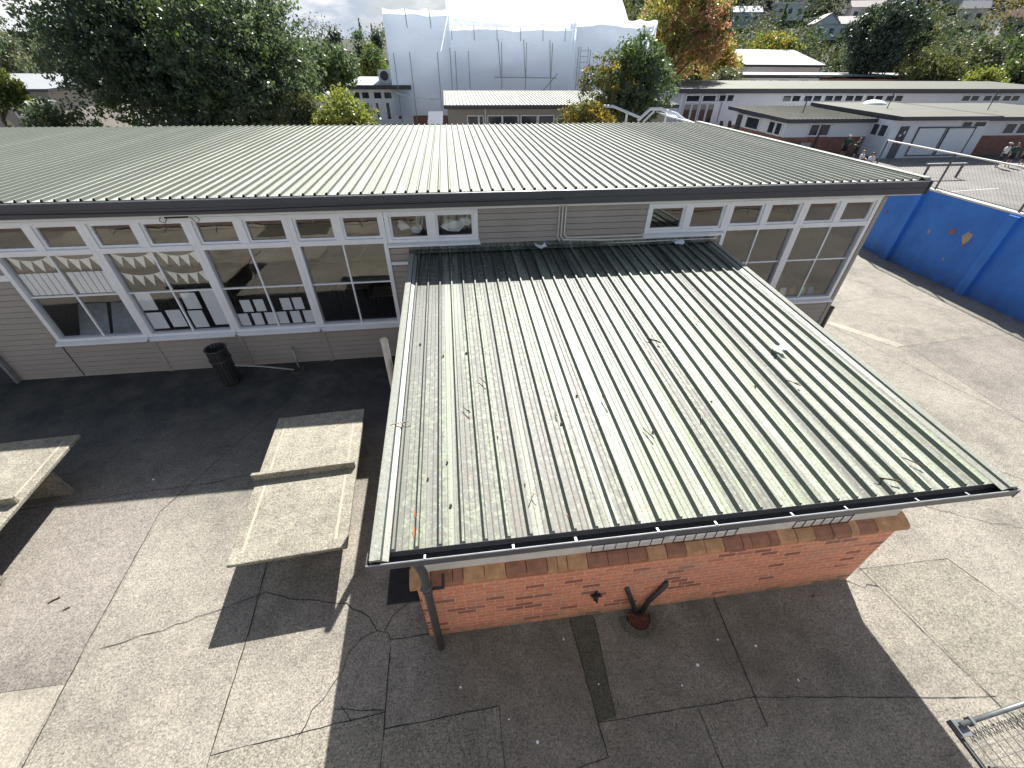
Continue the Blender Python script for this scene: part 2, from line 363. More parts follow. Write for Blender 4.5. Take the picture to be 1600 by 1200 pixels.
def mat_wrap():
    m, nt, N, L, b = new_mat('white_shrink_wrap')
    p = pos(nt); a = noise(nt, pos(nt, (.5, 1, .9)), 1.0, 5, .65); c = noise(nt, p, 2.6, 5, .7)
    L(mixc(nt, ramp(nt, a, .35, .65), (.86, .91, .97), (.93, .96, .99)), b.inputs['Base Color'])
    b.inputs['Roughness'].default_value = .4
    bump(nt, math_(nt, 'ADD', a, math_(nt, 'MULTIPLY', c, .4)), .7, .35, b)
    t = N('ShaderNodeBsdfTranslucent'); t.inputs[0].default_value = (.78, .86, .96, 1)
    mx = N('ShaderNodeMixShader'); mx.inputs[0].default_value = .5
    L(b.outputs[0], mx.inputs[1]); L(t.outputs[0], mx.inputs[2]); L(mx.outputs[0], nt.nodes['Material Output'].inputs[0]); return m
M['wrap'] = mat_wrap()
def mat_wrap_top():
    m = mat_wrap(); m.name = 'white_roof_wrap'
    for n in m.node_tree.nodes:
        if n.type == 'MIX_SHADER': n.inputs[0].default_value = .8
        if n.type == 'BSDF_TRANSLUCENT': n.inputs[0].default_value = (.93, .96, 1, 1)
    return m
M['wrap_top'] = mat_wrap_top()

# ------------------------------------------------------------------ ground
def strip(mb, path, w, z, jit=0.0, seed=0):
    rnd = random.Random(seed); P = []
    for i in range(len(path)-1):
        a, b = Vector(path[i]), Vector(path[i+1]); n = max(1, int((b-a).length/.12)) if jit else 1
        for k in range(n):
            p = a.lerp(b, k/n)
            if jit and (k or i): p = p+Vector((rnd.uniform(-jit, jit), rnd.uniform(-jit, jit)))
            P.append(p)
    P.append(Vector(path[-1])); vs = []; fs = []
    for i, p in enumerate(P):
        t = (P[min(i+1, len(P)-1)]-P[max(i-1, 0)]).normalized(); nrm = Vector((-t.y, t.x))
        ww = .62*w*(rnd.uniform(.5, 1.3) if jit else 1)/2
        vs += [(p.x+nrm.x*ww, p.y+nrm.y*ww, z), (p.x-nrm.x*ww, p.y-nrm.y*ww, z)]
    for i in range(len(P)-1): fs.append((2*i, 2*i+1, 2*i+3, 2*i+2))
    mb.add(vs, fs)

def flat(pts, z): return [(x, y, z) for x, y in pts]
def build_ground():
    g = MB()
    xs = [-445, -200, -60, -20, 17, 60, 200, 445]; ys = [-50, -30, -6, 14, 60, 200, 445]
    g.add([(x, y, 0) for y in ys for x in xs], [(j*8+i, j*8+i+1, j*8+i+9, j*8+i+8) for j in range(6) for i in range(7)])
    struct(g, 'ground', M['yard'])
    struct(MB().poly(flat([(-16, 2.39), (-5.06, 2.385), (-4.93, -4), (-16, -4)], .004)), 'paving', M['yard_cream'])
    struct(MB().poly(flat([(-9, 5.20), (-5.20, 5.33), (-5.12, 3.9), (-5.06, 2.39), (-9, 2.40)], .004)), 'paving', M['yard_pink'])
    struct(MB().poly(flat([(-3.06, 1.47), (-1.22, 1.63), (-1.22, 1.46), (.09, 1.51), (.10, -3), (-3.06, -3)], .004)), 'paving', M['yard_grey'])
    for x0, x1, m in ((-8.2, -5.4, 'yard_damp'), (-4.9, -3.1, 'yard_cream'), (-1.2, 1.4, 'yard_damp'), (2.6, 5.2, 'yard_cream'), (6.1, 8.2, 'yard_pink')):
        struct(MB().poly(flat([(x0, -1.9), (x1, -1.9), (x1, -.36), (x0, -.36)], .006)), 'paving', M[m])
    struct(MB().poly(flat([(1.14, 2.36), (1.47, 2.36), (1.42, 1.24), (1.20, 1.21)], .004)), 'paving', M['yard_damp'])
    struct(MB().poly(flat([(5.70, 2.47), (7.07, 2.47), (7.4, 1.62), (16.0, 1.4), (16, -4), (6.9, -4), (6.0, .53)], .004)), 'paving', M['yard_grey'])
    struct(MB().poly(flat([(10.3, 9.3), (10.62, 9.25), (11.65, 7.92), (11.32, 7.86)], .004)), 'paving', M['yard_cream'])
    struct(MB().poly(flat([(11.65, 7.9), (15.2, 8.15), (15.2, 5.0), (12.3, 4.2), (11.55, 5.0)], .004)), 'paving', M['yard_pink'])
    struct(MB().poly(flat([(16.2, -10), (90, -10), (90, 46), (16.2, 46)], .004)), 'court', M['court'])
    ln = MB(); strip(ln, [(20.1, 21.3), (32, 22.6)], .10, .010); strip(ln, [(17.2, 14.0), (30, 19.0)], .08, .010)
    struct(ln, 'court_line', M['line'])
    c = MB()
    J = [([(-3.38, 8.8), (-4.45, 6.5), (-5.2, 4.84), (-5.1, 2.9), (-4.99, 1.62), (-4.9, -1)], .016, .006),
         ([(-3.17, 3.79), (-3.09, 2.74), (-3.05, 1.2)], .018, .004), ([(-3.4, 5.3), (-4.0, 5.5), (-4.47, 5.38), (-6.0, 5.28), (-6.85, 5.2), (-9, 5.1)], .016, .015),
         ([(-4.3, 6.6), (-3.6, 6.75), (-3.2, 6.9)], .014, .02), ([(-3.2, 3.79), (-3.5, 5.3)], .014, .01),
         ([(-3.06, 1.47), (-1.66, 1.59), (-1.22, 1.62)], .012, .006), ([(-1.23, 2.31), (-1.22, 1.46), (-1.22, 0)], .016, .005),
         ([(-1.24, 2.39), (-.73, 2.4)], .018, .006), ([(-1.22, 1.46), (.09, 1.51)], .014, .006), ([(.09, 1.51), (.10, .5)], .010, .005),
         ([(1.14, 2.34), (1.2, 1.21), (1.22, .9), (.3, .8), (-.6, .7)], .014, .006), ([(1.47, 2.32), (1.42, 1.24)], .012, .005), ([(1.2, 1.21), (3.13, 1.21), (5.5, .9), (6.0, .85)], .011, .006),
         ([(3.22, 2.36), (3.11, .93)], .016, .005), ([(5.55, 2.75), (5.62, 2.48), (5.8, 1.5), (6.0, .53), (6.15, -1)], .012, .004),
         ([(5.27, 2.36), (5.45, 2.24), (5.52, 2.28), (5.68, 2.22)], .013, .02),
         ([(5.57, 2.49), (7.07, 2.47), (7.37, 1.62), (7.6, .6)], .010, .004),
         ([(10.28, 9.45), (10.9, 7.2), (11.56, 4.96), (11.9, 3)], .012, .006), ([(11.32, 7.88), (13.5, 8.05), (15.6, 8.18)], .010, .01),
         ([(6.6, 5.0), (7.2, 4.3), (8.2, 4.35), (9.3, 4.2), (10.2, 3.4)], .012, .03), ([(11.0, 10.3), (13, 10.6), (15.0, 10.4)], .010, .02),
         ([(-16, -.35), (-9, -.30), (-2, -.38), (5, -.30), (16, -.36)], .016, .005), ([(-7.5, -.3), (-7.6, -1.9)], .014, .005), ([(2.4, 1.2), (2.5, -1.9)], .014, .005), ([(8.2, 1.0), (8.3, -1.9)], .014, .005), ([(12, 3), (12.3, -1.9)], .014, .005),
         ([(6.6, 4.0), (8.0, 3.1), (9.0, 2.7), (10.4, 1.2)], .012, .03), ([(12.9, 12.6), (14.0, 10.6), (15.0, 9.0)], .014, .02)]
    for i, (p, w, j) in enumerate(J): strip(c, p, w, .008, j, i)
    K = [[(-4.9, 2.75), (-4.2, 2.9), (-3.5, 3.08), (-3.04, 3.24)], [(-3.04, 3.24), (-2.66, 3.09), (-2.25, 3.01), (-1.89, 2.92), (-1.54, 2.71), (-1.42, 2.52)],
         [(-1.42, 2.52), (-1.3, 2.5), (-1.23, 2.39)], [(-1.42, 2.52), (-1.6, 2.45), (-1.75, 2.3), (-1.8, 2.1), (-2.05, 1.74), (-2.17, 1.5)], [(-1.32, 2.52), (-1.25, 2.7), (-1.0, 2.85)],
         [(-1.8, 1.72), (-1.5, 1.66), (-1.25, 1.64)], [(-1.75, 1.75), (-1.66, 1.64), (-1.60, 1.58)]]
    for i, p in enumerate(K): strip(c, p, .013, .008, .018, 50+i)
    struct(c, 'pavement_joints', M['crack'])
build_ground()

# ------------------------------------------------------------------ sheet roofs, siding, windows
def rib_sheet(mb, x0, x1, sp, yA, zA, yB, zB, h=.045, phase=.5, wb=.026, wt=.013):
    pr = [(x0, 0)]; x = x0+max(sp*phase, wb*1.6)
    while x < x1-wb*1.5:
        pr += [(x-wb*1.5, 0), (x-wt, h), (x+wt*.8, h), (x+wb*.7, 0)]
        for q in (.36, .64):
            xx = x+sp*q
            if xx < x1-.01: pr += [(xx-.009, 0), (xx, .005), (xx+.009, 0)]
        x += sp
    pr.append((x1, 0)); n = len(pr); vs = []
    S = 1
    for k in range(S+1):
        y = yA+(yB-yA)*k/S; z = zA+(zB-zA)*k/S
        vs += [(px, y, z+pz) for px, pz in pr]
    mb.add(vs, [(k*n+i, k*n+i+1, (k+1)*n+i+1, (k+1)*n+i) for k in range(S) for i in range(n-1)])

def siding(mb, x0, x1, z0, z1, y, pitch=.13, proud=.02):
    k = int(math.floor(z0/pitch)); pr = []
    while k*pitch < z1-1e-4:
        a = max(z0, k*pitch); b = min(z1, (k+1)*pitch)
        fa = (a-k*pitch)/pitch; fb = (b-k*pitch)/pitch
        g = min(.016, (b-a)*.3) if a == k*pitch else 0
        pr += [(y+.030, a), (y+.030, a+g), (y-proud*(1-fa*.85), a+g), (y-proud*(1-fb*.85), b)] if g else [(y-proud*(1-fa*.85), a), (y-proud*(1-fb*.85), b)]; k += 1
    vs = []; n = len(pr)
    for x in (x0, x1): vs += [(x, p[0], p[1]) for p in pr]
    mb.add(vs, [(i, n+i, n+i+1, i+1) for i in range(n-1)])
    mb.poly([(x0, y, z0)]+[(x0, p[0], p[1]) for p in pr]+[(x0, y, z1)]); mb.poly([(x1, y, z0)]+[(x1, p[0], p[1]) for p in pr]+[(x1, y, z1)])

def window(parent, xa, xb, z0, z1, y, jamb=.08, transom=None, mid=None, label=None, sill=True, T=None, glass='glass', upper_stile=.15, deep=.10, frame='white', bars=True):
    """timber window in the wall plane y, facing -y; transom = z of the rail, mid = z of the lower glazing bar"""
    f = MB(T); y0, y1 = y-.045, y+deep; xm = (xa+xb)/2
    f.box(xa, y0, z0, xa+jamb, y1, z1); f.box(xb-jamb, y0, z0, xb, y1, z1)
    f.box(xa+jamb, y0+.004, z1-.07, xb-jamb, y1, z1); f.box(xa+jamb, y0+.004, z0, xb-jamb, y1, z0+.06)
    X0, X1 = xa+jamb, xb-jamb
    zt = z0 if transom is None else transom
    if transom is not None:
        f.box(X0, y0-.012, zt-.055, X1, y1, zt+.045)
    zb = zt+.045 if transom is not None else z0+.06
    us = upper_stile/2
    f.box(xm-us, y0+.006, zb, xm+us, y1, z1-.07)                     # stile between the two opening sashes
    for a, b in ((X0, xm-us), (xm+us, X1)):                          # sash rims
        f.box(a, y+.0, zb, a+.045, y+.06, z1-.07); f.box(b-.045, y, zb, b, y+.06, z1-.07)
        f.box(a+.045, y+.002, zb, b-.045, y+.06, zb+.04); f.box(a+.045, y+.002, z1-.115, b-.045, y+.06, z1-.07)
    if transom is not None and bars:
        f.box(xm-.017, y+.012, z0+.06, xm+.017, y+.06, zt-.055)
        f.box(X0, y+.016, mid-.015, X1, y+.062, mid+.015)
    w = f.build('window', M[frame], parent)
    if label: w['label'] = label
    p = MB(T); p.poly([(X0, y+.038, z0+.05), (X1, y+.038, z0+.05), (X1, y+.038, z1-.06), (X0, y+.038, z1-.06)])
    p.build('pane', M[glass], w)
    if sill:
        s = MB(T); s.extrude([(xa-.03, y-.12, z0-.075), (xa-.03, y+.02, z0-.075), (xa-.03, y+.02, z0-.002), (xa-.03, y-.12, z0-.035)], (xb-xa+.06 if sill is True else sill, 0, 0))
        s.build('sill', M[frame], w)
    return w

YW = 9.02
def build_classrooms():
    t = thing('classroom_block', 'long single-storey classroom block with a pale ribbed metal roof, grey weatherboards and tall white windows', 'school building', (0, YW, 0))
    # walls
    w = MB()
    siding(w, -8.83, -1.437, 0, .895, YW); siding(w, -1.437, .47, 0, 2.79, YW); siding(w, .47, 4.17, 0, 3.50, YW)
    siding(w, 4.17, 6.06, 0, 2.79, YW); siding(w, 6.06, 9.81, 0, .895, YW)
    siding(w, -22, -8.86, 0, 2.37, YW)
    w.box(9.80, YW-.03, 0, 9.90, 19.2, 3.62); w.box(-22, YW+.25, 0, -21.8, 19.2, 3.62); w.box(-21.8, 19.0, 0, 9.80, 19.2, 3.62)
    w.build('wall', M['siding'], t)
    for x in (-6.98, -5.13, -3.28, 7.91): MB().box(x-.045, YW-.026, 0, x+.045, YW-.004, .89).build('cover_strip', M['siding'], t)
    hb = MB(); hb.box(-22, YW-.03, 3.50, 9.90, YW+.12, 3.60); hb.box(-22, YW-.022, 2.375, -8.86, YW, 2.50); hb.box(-1.43, YW-.06, 2.39, -1.02, YW-.004, 2.45)
    hb.build('head_board', M['white'], t)
    so = MB(); so.box(-22, 8.70, 3.60, 10.38, YW+.3, 3.625); so.build('soffit', M['offwhite'], t)
    # windows
    zs, zt, zh, zm = .965, 2.92, 3.498, 1.99
    xs = [-8.834+1.8492*i for i in range(5)]
    for i in range(4): window(t, xs[i]+.002, xs[i+1]-.002, zs, zh, YW, .085, zt, zm)
    window(t, -1.43, .47, 2.865, zh, YW, .085); window(t, 4.17, 6.058, 2.865, zh, YW, .085)
    window(t, -10.75, -8.86, 2.865, zh, YW, .085); window(t, -14.5, -12.6, 2.865, zh, YW, .085)
    for i in range(2): window(t, 6.062+1.8492*i, 6.06+1.8492*(i+1)-.002, zs, zh, YW, .085, zt, 2.04)
    up = MB(); up.box(-22, YW+.02, 2.5, -8.87, YW+.1, 2.78); up.build('wall_panel', M['siding'], t)
    # door recess at the far left
    d = MB(); d.box(-11.3, YW-.09, 0, -10.22, YW-.03, 2.2); d.build('door', M['slate'], t)
    e = MB(); e.box(-10.22, YW-.12, 0, -10.16, YW-.025, 2.25); e.build('door_frame', M['galv'], t)
    # rooms behind the glass
    r = MB(); r.box(-21.7, 15.0, 0, 9.8, 15.15, 3.55); r.box(-21.7, YW+.3, 3.50, 9.8, 15, 3.56); r.box(-.9, YW+.35, .1, -.8, 15, 3.5); r.box(3.6, YW+.35, .1, 3.7, 15, 3.5); r.box(-9.1, YW+.2, .1, -9.0, 15, 3.5)
    r.build('room_lining', M['interior'], t)
    f = MB(); f.box(-21.7, YW+.15, .05, 9.8, 15, .12); f.build('room_floor', M['interior_floor'], t)
    MB().box(-8.75, YW+.12, .80, -1.5, YW+.48, .86).build('window_bench', M['interior'], t); MB().box(6.1, YW+.12, .80, 9.7, YW+.48, .86).build('window_bench', M['interior'], t)
    # roof
    rf = MB(); yA, zA, yB, zB = 8.78, 3.885, 19.3, 3.80
    rib_sheet(rf, -22, 10.32, .21, yA, zA, yB, zB)
    ro = rf.build('roof', M['roof_long'], t)
    MB().add([(-22, yA+.05, 3.84), (10.3, yA+.05, 3.84), (10.3, yB, 3.75), (-22, yB, 3.75)], [(0, 3, 2, 1)]).box(-22, yB-.06, 3.55, 10.3, yB, 3.79).build('roof_lining', M['slate'], ro)
    fl = MB(); fl.extrude([(10.30, 8.72, 3.62), (10.42, 8.72, 3.62), (10.42, 8.72, 3.955), (10.24, 8.72, 3.955), (10.24, 8.72, 3.92), (10.30, 8.72, 3.92)], (0, yB-8.72, zB-zA))
    fl.build('verge_flashing', M['flash'], ro)
    g = MB(); ya = 8.66                                              # box gutter with a rolled lip
    g.extrude([(-22, ya, 3.63), (-22, 8.80, 3.63), (-22, 8.80, 3.66), (-22, ya+.03, 3.66), (-22, ya+.03, 3.875), (-22, ya, 3.875)], (32.40, 0, 0))
    g.extrude([(-22, ya-.012, 3.74), (-22, ya, 3.74), (-22, ya, 3.755), (-22, ya-.012, 3.755)], (32.40, 0, 0))
    g.box(10.40, ya-.02, 3.625, 10.44, 8.83, 3.90)
    go = g.build('gutter', M['slate'], t)
    lp = MB(); lp.tube([(-22, ya+.012, 3.884), (10.42, ya+.012, 3.884)], .014, 8); lp.build('gutter_lip', M['galv'], go)  # lip paler than its gutter: the sunlit glint is put into the colour
    # cabling under the eave and on the wall
    cb = MB()
    cb.tube([(-9, 8.645, 3.735), (-6.5, 8.645, 3.70), (-4.6, 8.645, 3.69), (-1.6, 8.645, 3.72), (2.2, 8.645, 3.735)], .008, 6)
    cb.build('eave_cable', M['dark'], t)
    ft = MB(); ft.box(-5.45, 8.93, 3.50, -5.05, 8.985, 3.58); ft.tube([(-5.5, 8.94, 3.56), (-5.56, 8.93, 3.46), (-5.48, 8.93, 3.42), (-5.42, 8.94, 3.5)], .007, 6); ft.tube([(-5.0, 8.94, 3.52), (-4.92, 8.93, 3.40), (-4.84, 8.93, 3.47), (-4.92, 8.94, 3.55)], .007, 6)
    ft.build('junction_box', M['dark'], t)
    cd = MB(); yq = YW-.045
    cd.tube([(-9, yq-.01, 3.585), (.5, yq-.01, 3.585), (2.12, yq-.01, 3.57), (2.20, yq, 3.52), (2.20, yq, 2.86), (2.26, yq, 2.76), (2.4, yq-.01, 2.72), (4.0, yq-.02, 2.70), (5.85, yq-.04, 2.70), (5.95, yq-.02, 2.78)], .014, 8)
    cd.tube([(2.27, yq, 3.6), (2.27, yq, 2.88), (2.33, yq, 2.80), (3.2, yq-.03, 2.77), (5.9, yq-.03, 2.78)], .018, 8)
    cd.tube([(2.34, yq, 3.6), (2.34, yq, 2.92), (2.41, yq, 2.84), (4.2, yq, 2.83), (6.0, yq, 2.83)], .018, 8)
    cd.tube([(3.0, yq-.07, 2.70), (4.9, yq-.09, 2.73), (5.9, yq-.07, 2.72)], .011, 8)
    cd.build('wall_conduit', M['conduit'], t)
    return t
build_classrooms()

def roofz(y): return 2.305+(y-2.12)*.0492
AX0, AX1, AY0, AY1 = -1.01, 5.85, 2.12, 8.985
def build_annex():
    t = thing('brick_annex', 'low brick annex with a mossy pale green ribbed metal roof and a grey front gutter', 'annex', (2.3, 2.37, 0))
    xb0, xb1, yb = -.728, 5.287, 2.374
    b = MB(); b.box(xb0, yb, 0, xb1, yb+.22, 1.40); b.box(xb0, yb+.22, 0, xb0+.22, YW-.03, 1.40); b.box(xb1-.22, yb+.22, 0, xb1, YW-.03, 1.40)
    b.build('brick_wall', M['brick'], t)
    # sloping course of glazed sill bricks, two tones mixed
    rnd = random.Random(3)
    def sill(m, p, d): MB().extrude(p, d).build('sill_brick', M[m], t)
    x = xb0-.06
    while x < xb1+.05:
        wdt = min(rnd.choice([.115, .235, .235, .24]), xb1+.06-x); m = 'cop_a' if rnd.random() < .62 else 'cop_b'
        dz = rnd.uniform(-.004, .004)
        sill(m, [(x, yb-.065, 1.375+dz), (x, yb+.12, 1.402), (x, yb+.12, 1.500), (x, yb+.02, 1.475+dz), (x, yb-.05, 1.435+dz), (x, yb-.065, 1.41+dz)], (wdt-.008, 0, 0)); x += wdt
    for s, xo in ((-1, xb0), (1, xb1)):
        y = yb+.13; sc = MB()
        while y < 8.9:
            sc.extrude([(xo+s*.065, y, 1.375), (xo-s*.12, y, 1.402), (xo-s*.12, y, 1.50), (xo-s*.02, y, 1.475), (xo+s*.065, y, 1.41)], (0, .234, 0)); y += .236
        sc.build('sill_course', M['cop_a'], t)
    # upper wall with high windows
    u = MB(); yu = yb+.075
    cuts = [(1.22, 2.12), (2.20, 3.02), (3.7, 4.5)]
    xx = xb0+.06
    for a, e in cuts: u.box(xx, yu, 1.47, a, yu+.1, 2.26); xx = e
    u.box(xx, yu, 1.47, xb1-.06, yu+.1, 2.26)
    for a, e in cuts: u.box(a, yu, 1.47, e, yu+.1, 1.56)
    for s, xo in ((-1, xb0+.06), (1, xb1-.06)): u.box(min(xo, xo-s*.1), yu+.1, 1.47, max(xo, xo-s*.1), YW-.03, 2.26)
    u.build('upper_wall', M['offwhite'], t)
    for a, e in cuts:
        f = MB(); f.box(a, yu+.004, 1.56, a+.05, yu+.07, 2.2); f.box(e-.05, yu+.004, 1.56, e, yu+.07, 2.2); f.box(a+.05, yu+.004, 1.56, e-.05, yu+.07, 1.62)
        w = f.build('window', M['white'], t)
        MB().box(a+.05, yu+.04, 1.62, e-.05, yu+.05, 2.2).build('pane', M['glass_far'], w)
        gr = MB(); n = 6
        for i in range(n+1): gr.box(a+.03+(e-a-.06)*i/n-.003, yu-.052, 1.56, a+.03+(e-a-.06)*i/n+.003, yu-.042, 2.2)
        for k in range(5): gr.box(a+.03, yu-.060, 1.565+.15*k, e-.03, yu-.052, 1.570+.15*k)
        gr.build('security_grille', M['darkmetal'], w)
    # roof sheet, flashings
    r = MB(); rib_sheet(r, AX0+.16, AX1-.14, (AX1-AX0-.30)/30.0, 2.235, roofz(2.235)+.005, AY1, roofz(AY1)+.005, .045, .22)
    ro = r.build('roof', M['roof_annex'], t)
    un = MB(); un.add([(AX0+.03, 2.27, roofz(2.27)-.03), (AX1-.03, 2.27, roofz(2.27)-.03), (AX1-.03, AY1, roofz(AY1)-.03), (AX0+.03, AY1, roofz(AY1)-.03)], [(0, 3, 2, 1)])
    un.box(AX0+.03, 2.25, 2.14, AX1-.03, 2.275, 2.285); un.add([(AX0+.05, 2.3, 2.20), (AX1-.05, 2.3, 2.20), (AX1-.05, 2.46, 2.20), (AX0+.05, 2.46, 2.20)], [(0, 3, 2, 1)])
    un.build('fascia', M['offwhite'], ro)
    dz = roofz(AY1)-roofz(2.14)
    for s, xo in ((1, AX0), (-1, AX1)):
        MB().extrude([(xo, 2.14, roofz(2.14)-.10), (xo, 2.14, roofz(2.14)+.055), (xo+s*.10, 2.14, roofz(2.14)+.058), (xo+s*.115, 2.14, roofz(2.14)+.035), (xo+s*.17, 2.14, roofz(2.14)+.012), (xo+s*.17, 2.14, roofz(2.14)+.002), (xo+s*.02, 2.14, roofz(2.14)+.03), (xo+s*.02, 2.14, roofz(2.14)-.10)], (0, AY1-2.14, dz)).build('barge_flashing', M['flash'], ro)
    for x, y, a, c in ((-.60, 2.42, .028, .12), (-.61, 2.62, .018, .07), (.92, 2.42, .012, .05)):
        MB().add([(x+a*math.cos(q*math.pi/6)*(1+.3*math.sin(q*2.3)), y+c*math.sin(q*math.pi/6)*(1+.25*math.cos(q*1.7)), roofz(y+c*math.sin(q*math.pi/6))+.0135) for q in range(12)], [tuple(range(12))]).build('rust_patch', M['rust_orange'], ro)
    ap = MB(); ap.extrude([(AX0, AY1+.01, roofz(AY1)+.14), (AX0, AY1-.02, roofz(AY1)+.14), (AX0, AY1-.05, roofz(AY1)+.075), (AX0, AY1-.19, roofz(AY1)+.052), (AX0, AY1-.19, roofz(AY1)+.045), (AX0, AY1+.01, roofz(AY1)+.06)], (AX1-AX0-.1, 0, 0))
    ap.build('apron_flashing', M['roof_annex'], ro)
    # gutter
    g = MB(); x0, x1 = AX0-.03, AX1+.03
    pr = [(2.115, 2.315), (2.115, 2.225), (2.125, 2.205), (2.235, 2.205), (2.25, 2.22), (2.25, 2.285), (2.244, 2.285), (2.244, 2.222), (2.233, 2.212), (2.128, 2.212), (2.122, 2.228), (2.122, 2.315)]
    g.extrude([(x0, y, z) for y, z in pr], (x1-x0, 0, 0)); g.box(x0-.006, 2.11, 2.20, x0, 2.252, 2.318); g.box(x1, 2.11, 2.20, x1+.006, 2.252, 2.318)
    go = g.build('gutter', M['gutter_grey'], t)
    l = MB(); l.tube([(x0, 2.116, 2.318), (x1, 2.116, 2.318)], .0085, 8); l.build('gutter_lip', M['galv'], go)
    mk = MB(); mk.add([(x0+.02, 2.13, 2.219), (x1-.02, 2.13, 2.219), (x1-.02, 2.242, 2.219), (x0+.02, 2.242, 2.219)], [(0, 1, 2, 3)])
    mk.build('gutter_bottom', M['dark'], go)  # dark sheet along the gutter bottom
    for i in range(9):
        x = AX0+.55+i*.72+(.05 if i % 2 else -.06)
        q = MB(); q.extrude([(x, 2.118, 2.327), (x, 2.165, 2.318), (x, 2.165, 2.322), (x, 2.118, 2.331)], (.020, 0, 0))
        q.build('gutter_bracket', M['galv'], go)
    # downpipe
    d = MB(); xd = -.58
    d.tube([(xd-.02, 2.19, 2.21), (xd-.02, 2.19, 2.08), (xd, 2.21, 1.92), (xd, 2.22, 1.75), (xd, 2.22, .0)], .045, 14)
    d.tube([(xd, 2.22, 1.62), (xd, 2.22, 1.56)], .058, 14); d.tube([(xd-.02, 2.19, 2.21), (xd-.02, 2.19, 2.13)], .052, 14); d.tube([(xd, 2.22, 1.52), (xd, 2.22, 1.50)], .055, 14)
    do = d.build('downpipe', M['pipe_grey'], t, True)
    br = MB(); br.box(xd-.07, 2.21, 1.53, xd+.18, 2.235, 1.56); br.box(xd+.15, 2.235, 1.53, xd+.18, 2.37, 1.56); br.build('pipe_bracket', M['darkmetal'], do)
    # waste pipes and tap on the front wall
    p = MB(); p.tube([(2.05, 2.30, .0), (1.96, 2.33, .30), (1.84, 2.345, .62), (1.83, 2.40, .66)], .032, 10); p.tube([(2.10, 2.28, .0), (2.18, 2.32, .30), (2.34, 2.335, .66), (2.36, 2.40, .68)], .034, 10)
    p.build('waste_pipe', M['darkmetal'], t, True)
    tp = MB(); tp.box(1.37, 2.335, .575, 1.49, 2.373, .60); tp.tube([(1.43, 2.37, .62), (1.43, 2.31, .62), (1.43, 2.295, .52)], .014, 8); tp.box(1.415, 2.34, .45, 1.445, 2.37, .66); tp.tube([(1.38, 2.30, .66), (1.48, 2.30, .67)], .010, 6)
    tp.build('wall_tap', M['dark'], t)
    return t
build_annex()

